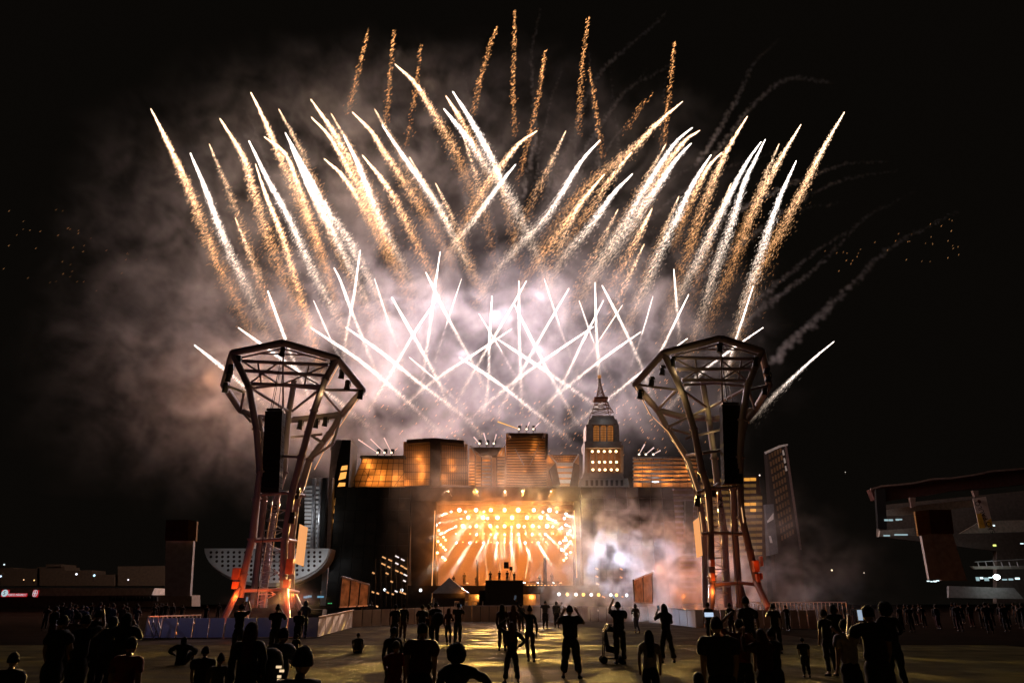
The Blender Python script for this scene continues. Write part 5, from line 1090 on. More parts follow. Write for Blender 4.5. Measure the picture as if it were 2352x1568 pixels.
# left field edge: long white roof, red result board, distant lamps
t = thing('long_pavilion', (P(200,1385,110).x,110,0), 'long low white roofed pavilion at the far left edge of the field', 'building')
quad(t, 'roof_band', mat('roof_band_white', (.42,.39,.35), .7), [(-60,1350),(355,1350),(348,1366),(120,1368),(-60,1366)], 110, 6); quad(t, 'lower_wall', mat('lower_wall_dim', (.12,.10,.085), .8), [(-60,1368),(440,1366),(440,1392),(-60,1396)], 111, 3)
for k in range(14): quad(t, 'seat_row', m_black, [(250+k*8,1370),(256+k*8,1370),(256+k*8,1380),(250+k*8,1380)], 109.8, .4)
t = thing('low_houses', (P(150,1385,170).x,170,0), 'dark low houses on the slope beyond the pavilion', 'buildings')
for a, b, c2, d in ((30,90,1306,1345),(85,148,1302,1345),(105,140,1296,1304),(148,210,1310,1345),(270,390,1300,1345),(0,30,1304,1345),(210,262,1320,1345)): quad(t, 'wall', mat('house_dark', (.06,.045,.03), .9), [(a,c2),(b,c2-1),(b,d),(a,d)], 170, 6)
t = thing('result_board', (P(45,1385,100).x,100,P(45,1385,100).z), 'red electronic board with a white round crest and lettering at the far left edge', 'screen')
m_rb = glow('board_red', (.55,.012,.02), .7); m_rw = glow('board_white', (.75,.72,.78), .75)
for q in ([(4,1354),(19,1354),(15,1370),(1,1370)], [(19,1362),(60,1362),(58,1370),(17,1370)], [(76,1354),(87,1355),(83,1371),(73,1369)]): quad(t, 'panel', m_rb, q, 100, .3)
p = P(10,1361.5,99.9); MB().tube(p, p+Vector((0,.05,0)), .45, .45, 16).build('crest', glow('crest_pale', (.55,.72,.78), .8), t); text_part(t, 'S', p-Vector((0,.05,0)), .7, m_black, (math.pi/2,0,0), .01)
text_part(t, 'PORTO MÁXIMO 7', P(38.5,1366,99.9), .42, m_rw, (math.pi/2,0,0), .01, .72)
p = P(80,1362,99.9); mb = MB()
for k in range(16):
    a, b = 2*math.pi*k/16, 2*math.pi*(k+1)/16; mb.bar(p+Vector((.3*math.cos(a),0,.42*math.sin(a))), p+Vector((.3*math.cos(b),0,.42*math.sin(b))), .05)
mb.bar(p+Vector((0,-.02,-.3)), p+Vector((0,-.02,.3)), .09).bar(p+Vector((-.2,-.02,0)), p+Vector((.2,-.02,0)), .09); mb.build('crest', m_rw, t)
for i, (u, v, col, s, where) in enumerate([(9,1296,(.5,.6,.65),.3,'at the very left edge high on the slope'),(1,1323,(.6,.8,1),.35,'at the left edge just above the red board'),(54,1331,(1,.6,.3),.2,'orange one between the left edge and the houses'),(78,1332,(1,.6,.2),.25,'amber one over the right end of the red board'),(175,1318,(.85,.9,1),.4,'white one on the dark houses'),(216,1321,(.5,.85,1),.42,'bluish one with the brightest glint'),(294,1331,(.8,.75,.8),.3,'pale one towards the pillar'),
    (1911,1309,(1,.8,.5),.35,'warm one right of the office block'),(1985,1315,(.7,.6,.5),.22,'faint one between office block and stadium'),(1745,1091,(1,.8,.7),.3,'round one on the roof of the banded building'),(1942,1084,(.4,.35,.3),.18,'faint one high in the dark sky, possibly an aircraft')]):
    p = P(u, v, 150); t = thing('distant_lamp', p, f'distant lamp, {where}', 'lamp', 'far lamps in the dark')
    MB().lathe(p-Vector((0,0,s/2)), [(s*.2,0),(s*.5,s*.3),(s*.5,s*.7),(s*.2,s)], 8).build('globe', glow(f'far_lamp_{i}', col, 2.0), t); MB().tube(p-Vector((0,-.1,s/2)), p-Vector((0,-.1,s*3)), .06).build('post', m_black, t)

# drifting smoke to the right of the stage, crossed by pale lamps
tag(smoke('ground_smoke', (2, 54, .4), (42, 92, 20), (150, 70, 76),
    [(tuple(P(1400,1270,82)), (5.5,7,5.0), .7), (tuple(P(1500,1310,74)), (7,8,4.2), 1.0), (tuple(P(1600,1330,66)), (7,7,4.4), 1.0), (tuple(P(1480,1250,80)), (9,7,3.6), .8), (tuple(P(1370,1340,84)), (5,7,3.5), .5), (tuple(P(1560,1395,62)), (10,5,2), .5)],
    .28, 8, .51, 6.0, 9, (1, .95, .9), .3, .27, dist=.9, lacy=.6), kind='stuff')['label'] = 'smoke drifting out to the right of the stage, bluish near it and orange farther out'
for i, (a, b, ang, e) in enumerate([((1300,1205),(1420,1262),9,5200),((1304,1225),(1440,1300),8,5200),((1300,1240),(1400,1310),7,5200),((1290,1262),(1390,1340),6,5200),((1296,1190),(1520,1262),7,5200),((1290,1212),(1560,1330),6,5200),((1300,1180),(1450,1235),6,4200),((1286,1246),(1470,1345),5,5200)]):
    p = P(*a, 101); q = P(*b, 80); t = fixture('side_beam_light', p, f'{ORD[i]} bluish white lamp on the right edge of the stage shining into the smoke', 'bluish lamps aimed into the drifting smoke', r=.16, aim=q, m=g_cool)
    lamp(t, p+(q-p).normalized()*.2, (.50,.68,1), e*16, 'SPOT', to=q, angle=ang, blend=.5, name='beam')
for i, (u, v, Y, e) in enumerate([(1520,1310,86,500),(1570,1370,78,800),(1600,1320,76,900),(1650,1370,64,300),(1640,1300,68,380),(1550,1250,84,450),(1600,1395,64,300),(1500,1210,92,260)]):
    lamp(None, P(u, v, Y), (1,.24,.04), e*.85, name='orange_smoke_fill')  # added lamps without fixtures, turning the outer smoke orange
tag(smoke('foot_smoke', (-18, 42, .3), (-11, 48, 6), (36, 30, 30), [(tuple(P(650,1365,45)), (1.0,1.2,.8), 1), (tuple(P(640,1385,45)), (1.6,1.2,.5), .8)], .9, 5, .42, 3, 3, (1,.95,.9), .2, .5), kind='stuff')['label'] = 'small puff of smoke at the red foot of the left tower'
# ------------------------------------------------------------ people
def skin_mesh(name, chains, m, parent, sub=1, label=None):
    """one continuous limb-like surface grown round connected joints; chains = lists of (key or point, radius)"""
    me = bpy.data.meshes.new(name); V = []; E = []; R = []; key = {}
    for ch in chains:
        prev = None
        for (p, r) in ch:
            k = tuple(round(x, 4) for x in p)
            if k not in key: key[k] = len(V); V.append(p); R.append(r)
            i = key[k]
            if prev is not None and prev != i: E.append((prev, i))
            prev = i
    me.from_pydata([tuple(v) for v in V], E, [])
    o = bpy.data.objects.new(name, me); C.objects.link(o)
    o.modifiers.new('skin', 'SKIN').use_smooth_shade = True
    for i, r in enumerate(R): me.skin_vertices[0].data[i].radius = (r, r) if not isinstance(r, tuple) else r
    for i in range(len(R)): me.skin_vertices[0].data[i].use_root = (i == 0)
    sb = o.modifiers.new('sub', 'SUBSURF'); sb.levels = sub+(name in ('shirt', 'trousers')); sb.render_levels = sb.levels
    return o
def freeze(o, m, parent):
    dg = bpy.context.evaluated_depsgraph_get(); nm = bpy.data.meshes.new_from_object(o.evaluated_get(dg)); old = o.data
    nm.name = o.name; o.modifiers.clear(); o.data = nm; bpy.data.meshes.remove(old); nm.materials.clear(); nm.materials.append(m)
    nm.polygons.foreach_set('use_smooth', [True]*len(nm.polygons)); o.parent = parent
PENDING = []
V3 = lambda *a: Vector(a)
def head_geo(mb, c, s=1.0, yaw=0.0):
    """skull, jaw, nose and ears facing +Y turned by yaw"""
    R_ = Matrix.Rotation(yaw, 3, 'Z'); n = 14; rings = 10; v = []; f = []
    for j in range(rings+1):
        ph = math.pi*j/rings; z = math.cos(ph)*.125; rr = math.sin(ph)
        for i in range(n):
            th = 2*math.pi*i/n; x = math.cos(th)*.078*rr; y = math.sin(th)*.098*rr
            if z < -.02: x *= 1-.28*min(1, (-z-.02)/.1); y = y*(1-.15*min(1, (-z)/.12))+.012
            if abs(th-math.pi/2) < .3 and -.035 < z < .02: y += .022*(1-abs(z+.01)/.04)
            if 0.0 < abs(th-math.pi/2) < .6 and .0 < z < .035: y -= .008
            v.append(c+R_@Vector((x, y, z))*s)
    for j in range(rings):
        for i in range(n): f.append((j*n+i, j*n+(i+1) % n, (j+1)*n+(i+1) % n, (j+1)*n+i))
    mb.add(v, f)
    for sx in (-1, 1):
        e = c+R_@Vector((sx*.08, -.005, -.01))*s
        mb.add([e+R_@Vector(q)*s for q in ((-.01*sx,-.012,.03),(.012*sx,-.02,.03),(.016*sx,-.022,-.01),(-.004*sx,-.004,-.035),(-.012*sx,.01,-.02),(-.012*sx,.01,.02))], [(0,1,2,3,4,5)])
SKINS = [mat('skin_tan', (.14,.08,.05), .6, var=.06), mat('skin_brown', (.08,.045,.03), .6, var=.06)]
def cloth(col, nm): return mat('cloth_'+nm, col, .85, var=.2, scale=8, bump=.3)
CL = dict(black=cloth((.012,.011,.011),'black'), navy=cloth((.015,.02,.035),'navy'), grey=cloth((.04,.038,.038),'grey'), white=cloth((.15,.13,.17),'white'), red=cloth((.085,.008,.006),'red'),
          brown=cloth((.06,.03,.018),'brown'), denim=cloth((.05,.06,.10),'denim'), maroon=cloth((.03,.007,.007),'maroon'), olive=cloth((.04,.04,.025),'olive'))
HAIR = mat('dark_hair', (.010,.007,.005), .95, var=.5, scale=30, bump=.9); HAIRL = mat('auburn_hair', (.045,.016,.007), .85, var=.4, scale=30, bump=.6)
SCREEN = glow('phone_screen_light', (.75,.86,1), 1.1)
ARMS = {  # (elbow, wrist) offsets for a 1.75 m figure facing +Y, per side s
 'down': lambda s: (V3(s*.238,-.01,1.14), V3(s*.225,.09,.88)),
 'phone': lambda s: (V3(s*.27,.20,1.27), V3(s*.07,.40,1.55)),
 'high': lambda s: (V3(s*.24,.24,1.52), V3(s*.10,.34,1.78)),
 'temples': lambda s: (V3(s*.37,.10,1.30), V3(s*.20,.13,1.57)),
 'reach': lambda s: (V3(s*.34,.06,1.63), V3(s*.45,.02,1.92)),
 'overhead': lambda s: (V3(s*.42,.08,1.62), V3(s*.14,.14,1.84)),
 'hip': lambda s: (V3(s*.42,-.06,1.20), V3(s*.21,.06,1.02)),
 'elbowout': lambda s: (V3(s*.52,.05,1.26), V3(s*.30,.22,1.10)),
 'chest': lambda s: (V3(s*.25,.08,1.16), V3(s*.05,.26,1.20)),
 'wave': lambda s: (V3(s*.38,.12,1.36), V3(s*.30,.18,1.66)),
}
HANDS = True
def person(u, v, Y, h, label, group=None, L='down', R='down', top='black', bottom='black', hair='short', yaw=0, build=1.0, head_yaw=0, legs='stand', extra=(), skin=0, fingers=False, sink=0, tilt=0, headup=0):
    """u bearing of the body, feet on the ground at distance Y, body height h"""
    x = P(u, 1385, Y).x; s = h/1.75
    t = thing('person', (x, Y, -sink), label, 'person', group)
    yaw = yaw+rnd.uniform(-.28, .28); head_yaw = head_yaw+rnd.uniform(-.5, .5)
    t.rotation_euler = (0, 0, yaw); t.scale = (s, s, s)
    loc = lambda q: Vector((q[0]*1, q[1], q[2]))
    bd = build; body = SKINS[skin]
    hip, wst, chs, nek = V3(0,0,.93), V3(0,.0,1.10), V3(0,-.01,1.32), V3(0,.0,1.49)
    if legs == 'stand': K = {sx: (V3(sx*.10,.02,.50), V3(sx*.12,-.02,.09), V3(sx*.14,.13,.035)) for sx in (-1, 1)}
    elif legs == 'wide': K = {sx: (V3(sx*.15,.02,.50), V3(sx*.20,-.02,.09), V3(sx*.24,.13,.035)) for sx in (-1, 1)}
    elif legs == 'step': K = {sx: (V3(sx*.09,.05*sx+.04,.50), V3(sx*.10+.05,-.08*sx,.09), V3(sx*.10+.03,.10-.08*sx,.035)) for sx in (-1, 1)}
    elif legs == 'kneel_out': K = {sx: (V3(sx*.10,.02,.50), V3(sx*.12,-.02,.09), V3(sx*.14,.13,.035)) for sx in (-1, 1)}
    if legs == 'sit':   # on the ground, knees up in front
        dz = -.80; hip, wst, chs, nek = V3(0,0,.13), V3(0,-.02,.32), V3(0,.0,.52), V3(0,.02,.69)
        K = {sx: (V3(sx*.22,.38,.42), V3(sx*.14,.60,.08), V3(sx*.15,.74,.03)) for sx in (-1, 1)}
    else: dz = 0
    hd = nek+V3(rnd.uniform(-.012, .012), .022-.03*headup, .135)
    sh = {sx: V3(sx*.175*bd, -.01, 1.43+dz) for sx in (-1, 1)}
    arm = {}
    for sx, nm in ((-1, L), (1, R)):
        e, w = ARMS[nm](sx); arm[sx] = (e+V3(0,0,dz), w+V3(0,0,dz))
    ch = [[(tuple(hip), (.10*bd,.075)), (tuple(wst), (.09*bd,.06)), (tuple(chs), (.10*bd,.065)), (tuple(nek), .052), (tuple(nek+V3(0,.005,.06)), .052)]]
    for sx in (-1, 1):
        k, a, to = K[sx]; hj = hip+V3(sx*.085, 0, -.05)
        ch.append([(tuple(hip), (.10*bd,.075)), (tuple(hj), .08*bd), (tuple(k), .052*bd), (tuple(a), .038), (tuple(to), .032)])
        e, w = arm[sx]; d = (w-e).normalized()
        ch.append([(tuple(chs), (.10*bd,.065)), (tuple(sh[sx]), .048*bd), (tuple(e), .040*bd), (tuple(w), .030), (tuple(w+d*.045), .035), (tuple(w+d*.09), .026)])
    PENDING.append((skin_mesh('body', ch, body, t), body, t))
    mb = MB(); head_geo(mb, hd, 1.0, head_yaw); ho = mb.build('head', body, None, smooth=True); ho.parent = t
    if fingers:
        mb = MB()
        for sx in (-1, 1):
            e, w = arm[sx]; d = (w-e).normalized(); side = d.cross(V3(0,1,0)).normalized(); nrm = d.cross(side)
            b0 = w+d*.09
            for q, ln in ((-.027,.06),(-.009,.075),(.009,.072),(.027,.055)):
                a = b0+side*q; m1 = a+d*ln*.55-nrm*.005; mb.tube(a-d*.02, m1, .009, .008, 6).tube(m1, m1+d*ln*.5+nrm*.02, .008, .006, 6)
            a = w+d*.045-side*.032*sx; mb.tube(a, a-side*.03*sx+d*.03, .011, .010, 6).tube(a-side*.03*sx+d*.03, a-side*.03*sx+d*.065+nrm*.01, .010, .008, 6)
        fo = mb.build('fingers', body, None, smooth=True); fo.parent = t
    # clothes
    tm, bm_ = CL[top], CL[bottom]
    ch = [[(tuple(hip+V3(0,0,-.03)), (.168*bd,.125)), (tuple(wst), (.160*bd,.12)), (tuple(chs), (.172*bd,.122)), (tuple(chs+V3(0,0,.09)), (.15*bd,.105)), (tuple(nek+V3(0,0,-.01)), .075)]]
    for sx in (-1, 1):
        e, w = arm[sx]; long_ = top in ('black','navy','maroon','grey') and hair != 'short'
        end = sh[sx].lerp(e, .72); cc = [(tuple(chs+V3(0,0,.09)), (.15*bd,.105)), (tuple(sh[sx]), .080*bd), (tuple(end), .062*bd)]
        if long_: cc += [(tuple(e), .056*bd), (tuple(e.lerp(w, .92)), .040)]
        ch.append(cc)
    PENDING.append((skin_mesh('shirt', ch, tm, t), tm, t))
    ch = [[(tuple(hip+V3(0,0,.10)), (.135*bd,.105)), (tuple(hip), (.15*bd,.118))]]
    for sx in (-1, 1):
        k, a, to = K[sx]; hj = hip+V3(sx*.09, 0, -.09)
        ch.append([(tuple(hip), (.15*bd,.118)), (tuple(hj), .115*bd), (tuple(k), .082*bd), (tuple(a+V3(0,0,.03)), .066 if legs != 'wide' else .095)])
    PENDING.append((skin_mesh('trousers', ch, bm_, t), bm_, t))
    for sx in (-1, 1):
        k, a, to = K[sx]; d = (V3(to.x, to.y, 0)-V3(a.x, a.y, 0)); pp = [V3(a.x, a.y, .045)-d*.35, V3(a.x, a.y, .05), V3(to.x, to.y, .035), V3(to.x, to.y, .028)+d*.25]
        so = skin_mesh('shoe', [[(tuple(pp[0]), .042), (tuple(pp[1]), .048), (tuple(pp[2]), (.046,.034)), (tuple(pp[3]), (.036,.024))]], m_black, t); PENDING.append((so, m_black, t))
    # hair and headwear
    hm = HAIRL if hair in ('long_auburn',) else HAIR
    def blob(c, r, n=10, rings=8, jit=0.0, cut=-.2, name='hair', m=hm):
        vv = []; ff = []
        for j in range(rings+1):
            ph = math.pi*(j/rings)*.62 if cut > -1 else math.pi*j/rings
            for i in range(n):
                th = 2*math.pi*i/n; q = V3(math.cos(th)*math.sin(ph)*r[0], math.sin(th)*math.sin(ph)*r[1], math.cos(ph)*r[2])
                vv.append(c+q*(1+rnd.uniform(-jit, jit)))
        for j in range(rings):
            for i in range(n): ff.append((j*n+i, j*n+(i+1) % n, (j+1)*n+(i+1) % n, (j+1)*n+i))
        ff.append(tuple(range(rings*n, rings*n+n)))
        o = MB().add(vv, ff).build(name, m, None, smooth=True); o.parent = t; return o
    if hair == 'short': blob(hd+V3(0,-.012,.012), (.091,.107,.126), 18, 10, .045)
    elif hair == 'curly': blob(hd+V3(0,-.02,.03), (.15,.15,.155), 22, 16, .075, -2)
    elif hair == 'bun': blob(hd+V3(0,-.012,.012), (.088,.106,.122), 14, 8, .02); blob(hd+V3(0,-.07,.12), (.045,.045,.045), 10, 8, .05, -2)
    elif hair == 'hood': blob(hd+V3(0,-.02,-.01), (.108,.125,.15), 14, 10, .02, -2, 'hood', tm)
    elif hair in ('beanie', 'cap'):
        cm_ = CL['grey'] if hair == 'beanie' else CL['navy']
        blob(hd+V3(0,-.01,.02), (.094,.11,.125), 14, 8, .01, -.2, hair, cm_)
        if hair == 'cap': o = MB().prism([hd+V3(-.07,.08,.035), hd+V3(.07,.08,.035), hd+V3(.05,.18,.02), hd+V3(-.05,.18,.02)], (0,0,.012)).build('peak', cm_, None); o.parent = t
    elif hair.startswith('long'):
        vv = []; ff = []; n = 18; rings = 22; Lh = .46
        for j in range(rings+1):
            if j < 8: ph = math.pi/2*j/8; r = math.sin(ph); z = .02+math.cos(ph)*.118
            else: r = 1+.16*math.sin((j-8)/14*2.4); z = .02-(j-8)/14*Lh
            for i in range(n):
                th = 2*math.pi*i/n; st = 1+.10*math.sin(i*2.3+j*.2)*(j > 7)+rnd.uniform(-.03,.03)
                fr = 1.0 if math.sin(th) < .35 or j < 6 else .62
                y = math.sin(th)*.105*r*fr*st; y = y-.02 if j < 8 else min(y, .03)-.035
                vv.append(hd+V3(math.cos(th)*.096*r*st, y, z))
        for j in range(rings):
            for i in range(n): ff.append((j*n+i, j*n+(i+1) % n, (j+1)*n+(i+1) % n, (j+1)*n+i))
        ff.append(tuple(range(n-1,-1,-1))); ff.append(tuple(range(rings*n, rings*n+n)))
        o = MB().add(vv, ff).build('hair', hm, None, smooth=True); o.parent = t
    t['_arm'] = 0
    del t['_arm']
    W = {}
    for sx in (-1, 1):
        e, w = arm[sx]; d = (w-e).normalized()
        W[sx] = Matrix.Translation(t.location) @ Matrix.Rotation(yaw, 4, 'Z') @ Matrix.Scale(s, 4) @ (w+d*.11)
    return t, W
def phone(pt, label, lit=1, wide=False, yaw=0):
    p = Vector(pt); t = thing('phone', p, label, 'phone', 'phones held up by the spectators')
    w, h = (.155, .078) if wide else (.078, .155)
    MB().box((p.x-w/2, p.y-.002, p.z-h/2), (p.x+w/2, p.y+.008, p.z+h/2)).build('phone_case', m_black, t)
    m = glow('phone_glow_%d' % round(lit*100), (.62, .78, 1), lit)
    MB().box((p.x-w/2+.005, p.y-.005, p.z-h/2+.006), (p.x+w/2-.005, p.y-.0025, p.z+h/2-.006)).build('phone_screen', m, t)
GP = 'spectators standing on the field'
FR = 'spectators close to the camera'
p, w = person(1308, 0, 18.9, 1.70, 'man in the middle with both hands at his temples, legs apart, bag on his hip', GP, 'temples', 'temples', 'black', 'black', 'short', legs='wide', fingers=True, build=1.28)
bg_ = thing('hip_bag', (w[1].x+.05, 18.85, .95), 'small dark bag hanging at the hip of the man with hands at his temples', 'bag')
MB().box((w[1].x-.04,18.80,.58),(w[1].x+.06,18.95,.80)).bar((w[1].x-.0,18.85,.8),(w[1].x-.1,18.85,1.0),.02).build('bag', m_black, bg_)
p, w = person(1216, 0, 24.1, 1.67, 'slim woman leaning back with her left arm stretched high, filming', GP, 'reach', 'down', 'navy', 'maroon', 'bun', legs='step', fingers=True, build=.86)
phone(w[-1], 'phone in the outstretched left hand of the slim woman', .1)
p, w = person(1419, 0, 23.3, 1.80, 'tall man holding up a pale lit phone with one arm, beside the pushchair', GP, 'high', 'phone', 'black', 'black', 'short', legs='stand', fingers=True, build=1.15)
phone(w[-1]+Vector((0,0,.02)), 'pale green lit phone held up by the tall man beside the pushchair', .5)
p, w = person(1525, 0, 23.7, 1.74, 'long haired woman in wide trousers filming, right of the tall man', GP, 'phone', 'chest', 'black', 'black', 'long', legs='wide', build=1.0)
phone(w[-1], 'phone of the long haired woman in wide trousers', .12)
person(1459, 0, 47, 1.72, 'hazy lone figure in a hooded top standing in the smoke by the hoarding', GP, 'chest', 'down', 'grey', 'denim', 'hood', legs='step')
person(909, 0, 32.8, 1.72, 'man in dark suit, left one of the close pair', GP, 'down', 'down', 'black', 'black', 'short')
person(928, 0, 36.8, 1.74, 'woman in a knee length dark dress, right one of the close pair', GP, 'down', 'down', 'black', 'maroon', 'bun', build=1.05)
person(971, 0, 33.0, 1.70, 'broad man at the left of the huddled group', GP, 'down', 'chest', 'black', 'navy', 'short', build=1.2)
person(986, 0, 34.4, 1.68, 'person squeezed in the middle of the huddled group', GP, 'chest', 'down', 'maroon', 'black', 'bun')
p, w = person(1001, 0, 32.4, 1.80, 'tall man with a bulging backpack at the right of the huddled group', GP, 'down', 'down', 'black', 'black', 'short', build=1.15)
b = thing('backpack', (P(1005,1385,32.2).x, 32.05, .85), 'bulging dark backpack of the tall man in the huddled group', 'bag')
MB().lathe((P(1008,1385,32.2).x,32.05,.85), [(.10,0),(.22,.08),(.26,.25),(.24,.42),(.12,.55)], 12).build('backpack', m_black, b, smooth=True)
person(1031, 0, 33.3, 1.55, 'girl with backlit blond hair and bag strap beside the phone couple', GP, 'down', 'chest', 'maroon', 'black', 'long_auburn', build=.82, legs='step')
p, w = person(1053, 0, 33.6, 1.76, 'man with elbows out filming, right of the blond haired girl', GP, 'phone', 'phone', 'black', 'navy', 'short', build=1.05)
phone(w[1], 'phone of the man with elbows out', .15)
person(828, 0, 28.2, 1.30, 'child sitting alone on the ground left of the standing groups', GP, 'chest', 'down', 'black', 'black', 'short', legs='sit', build=1.2)
person(1154, 0, 29.6, 1.72, 'long haired woman in dark red, left one of the two friends near the middle', GP, 'down', 'down', 'maroon', 'maroon', 'long')
person(1179, 0, 30.6, 1.70, 'long haired woman in a dark top, right one of the two friends near the middle', GP, 'chest', 'down', 'maroon', 'black', 'long_auburn')
person(1197, 0, 50, 1.75, 'dim figure behind the slim woman near the hoarding', GP, 'down', 'down', 'grey', 'black', 'short')
person(1252, 0, 56, 1.95, 'dim bulky figure in the smoke left of the middle man', GP, 'phone', 'phone', 'grey', 'black', 'short', build=1.3)
person(1278, 0, 58, 1.92, 'dim figure in the smoke close behind the middle man', GP, 'down', 'down', 'grey', 'black', 'hood', build=1.2)
person(1175, 0, 17.8, 1.33, 'girl in flared trousers with one arm on her head, front row middle', FR, 'overhead', 'hip', 'black', 'black', 'long_auburn', legs='wide', build=1.05, skin=1)
person(1484, 0, 12.9, 1.32, 'long haired girl in a pale t-shirt, lower right of the middle', FR, 'down', 'down', 'white', 'black', 'long', build=1.05)
person(1640, 0, 9.9, 1.58, 'broad man seen from behind close up, in front of the right tower', FR, 'down', 'down', 'black', 'black', 'short', build=1.35)
person(1590, 0, 8.6, 1.02, 'dark shoulder and head low in front of the broad man', FR, 'down', 'down', 'black', 'black', 'hood', build=1.2)
p, w = person(1692, 0, 12.6, 1.50, 'woman reaching far left over the broad man with a bright phone', FR, 'overhead', 'down', 'red', 'black', 'short', build=1.0)
phone(Vector((P(1626,1385,12.0).x, 12.0, P(1626,1411,12.0).z)), 'brightest phone, held sideways above the broad man', .8, wide=True)
person(1625, 0, 35, 1.80, 'man standing behind the bright sideways phone', GP, 'down', 'down', 'black', 'black', 'short')
person(1675, 0, 38, 1.78, 'dim person holding something out, right of the bright phone', GP, 'down', 'chest', 'black', 'maroon', 'short')
person(1714, 0, 20.5, 1.93, 'tall dark person standing against the foot of the right tower', GP, 'down', 'down', 'black', 'black', 'short')
p, w = person(1740, 0, 12.0, 1.36, 'woman raising both open hands in front of her face on the right', FR, 'wave', 'phone', 'maroon', 'black', 'long_auburn', fingers=True, build=1.2)
person(1762, 0, 12.9, 1.34, 'person close behind the woman raising both hands', FR, 'down', 'phone', 'black', 'black', 'bun', build=1.1)
p, w = person(1774, 0, 28, 1.74, 'dark figure filming left of the toddler, by the long barrier', GP, 'phone', 'down', 'black', 'black', 'short')
phone(w[-1], 'bluish phone of the dark figure by the long barrier', .35)
person(1831, 0, 19.2, .93, 'toddler standing alone on the right side', GP, 'down', 'down', 'black', 'black', 'short', build=1.25)
person(1889, 0, 19.5, 1.60, 'dark person at the right of the toddler', GP, 'down', 'chest', 'black', 'black', 'short')
person(1912, 0, 22, 1.72, 'tall dark person next to the drink holding hand on the right', GP, 'down', 'down', 'black', 'black', 'hood')
p, w = person(1931, 0, 12.4, 1.50, 'man in a pale striped shirt close up on the right', FR, 'down', 'phone', 'white', 'black', 'short', build=1.2)
p, w = person(1992, 0, 11.2, 1.72, 'large dark man filming with a small lit phone on the far right', FR, 'phone', 'down', 'black', 'black', 'short', build=1.3)
phone(Vector((P(1971,1385,10.9).x, 10.9, P(1972,1412,10.9).z)), 'small lit phone of the large man on the far right', .5)
person(2032, 0, 16, 1.74, 'dark person behind the large man on the far right', FR, 'down', 'chest', 'black', 'navy', 'curly')
# left foreground
person(585, 0, 9.8, 1.52, 'woman with very long wavy backlit hair close up on the left', FR, 'down', 'down', 'black', 'black', 'long_auburn', build=1.05)
p, w = person(556, 0, 25, 1.74, 'man holding a phone up with both arms behind the long haired woman', GP, 'high', 'high', 'black', 'black', 'short')
phone((w[1]+w[-1])/2+Vector((0,.02,.03)), 'phone held up with both hands on the left', .2)
p, w = person(640, 0, 26, 1.70, 'man filming with both elbows bent in front of the right red leg', GP, 'phone', 'phone', 'black', 'black', 'bun', build=1.15)
person(690, 0, 34.5, 1.45, 'hooded person standing left of the brown hoarding', GP, 'chest', 'chest', 'black', 'black', 'hood', build=1.35)
person(690, 0, 22, .90, 'small child head behind the boy close up', GP, 'down', 'down', 'black', 'black', 'short')
person(706, 0, 5.7, 1.44, 'boy with round head very close to the camera, bottom left', FR, 'down', 'down', 'grey', 'black', 'short', build=.95)
person(657, 0, 10.7, 1.42, 'man with a backlit collar behind the boy, wearing a backpack', FR, 'down', 'chest', 'denim', 'black', 'short', build=1.2)
b = thing('backpack', (P(640,1385,10).x, 10.2, .9), 'backpack with reflective tabs worn by the man with the backlit collar', 'bag')
MB().lathe((P(636,1385,10.1).x,10.1,.75), [(.10,0),(.17,.06),(.18,.25),(.14,.38),(.06,.44)], 12).build('backpack', m_black, b, smooth=True)
for k, (uu, vv_) in enumerate(((640,1531),(647,1540),(641,1553),(640,1561))): MB().cbox(P(uu,vv_,9.88), .07-.01*k,.01,.03).build('reflective_tab', glow('tab_glint', (1,.72,.42), .9), b)  # the tabs' glint is put in as emission
person(488, 0, 11.8, 1.12, 'short haired person low on the left, beside the white shirted one', FR, 'down', 'down', 'black', 'black', 'short', build=1.3)
person(524, 0, 11.0, 1.06, 'small person in a pale top between the short haired one and the long haired woman', FR, 'down', 'down', 'grey', 'black', 'bun')
person(470, 0, 8.0, .96, 'backlit shoulders of a person bent low at the bottom left', FR, 'down', 'down', 'brown', 'black', 'hood', build=1.3)
person(436, 0, 23.0, 1.45, 'woman sitting on the turf in front of the pale hoarding', GP, 'elbowout', 'elbowout', 'black', 'black', 'long', legs='sit', build=1.3)
person(915, 0, 11.7, 1.20, 'person in a grey beanie and red jacket, bottom left of the middle', FR, 'chest', 'down', 'red', 'red', 'beanie', build=1.15)
phone(P(960,1506,11.4), 'blue lit phone to the right of the grey beanie', .35)
person(908, 0, 15, 1.30, 'person in a yellow peaked cap behind the beanie', FR, 'down', 'down', 'black', 'black', 'cap')
person(972, 0, 10.9, 1.48, 'large dark man close up in a reddish rim of light, bottom middle left', FR, 'down', 'down', 'maroon', 'black', 'short', build=1.35)
person(1050, 0, 8.4, 1.30, 'person with a big curly head of hair and elbow stuck out', FR, 'chest', 'elbowout', 'black', 'black', 'curly', build=1.1)
# left dark crowd, near
for (u, Y, h, L_, R_, tp, hr, lab) in [(152,12.5,1.56,'down','chest','black','short','dark person farthest left of the near crowd'),(185,17,1.55,'chest','chest','brown','bun','dark person with a phone glint in the left crowd'),(205,13,1.56,'down','high','black','short','dark person raising one arm in the left crowd'),
   (232,16,1.62,'high','down','black','short','dark person whose phone catches the light in the left crowd'),(268,15,1.5,'down','down','navy','hood','dark hooded person in the left crowd'),(298,14,1.58,'phone','phone','black','long','long haired person filming in the left crowd'),
   (318,9.2,1.36,'down','down','red','short','man with a red rim of light on his neck, left foreground'),(60,9,1.2,'down','down','black','short','dim person near the bottom left corner')]:
    person(u, 0, Y, h, lab, FR, L_, R_, tp, 'black', hr, build=1.15)
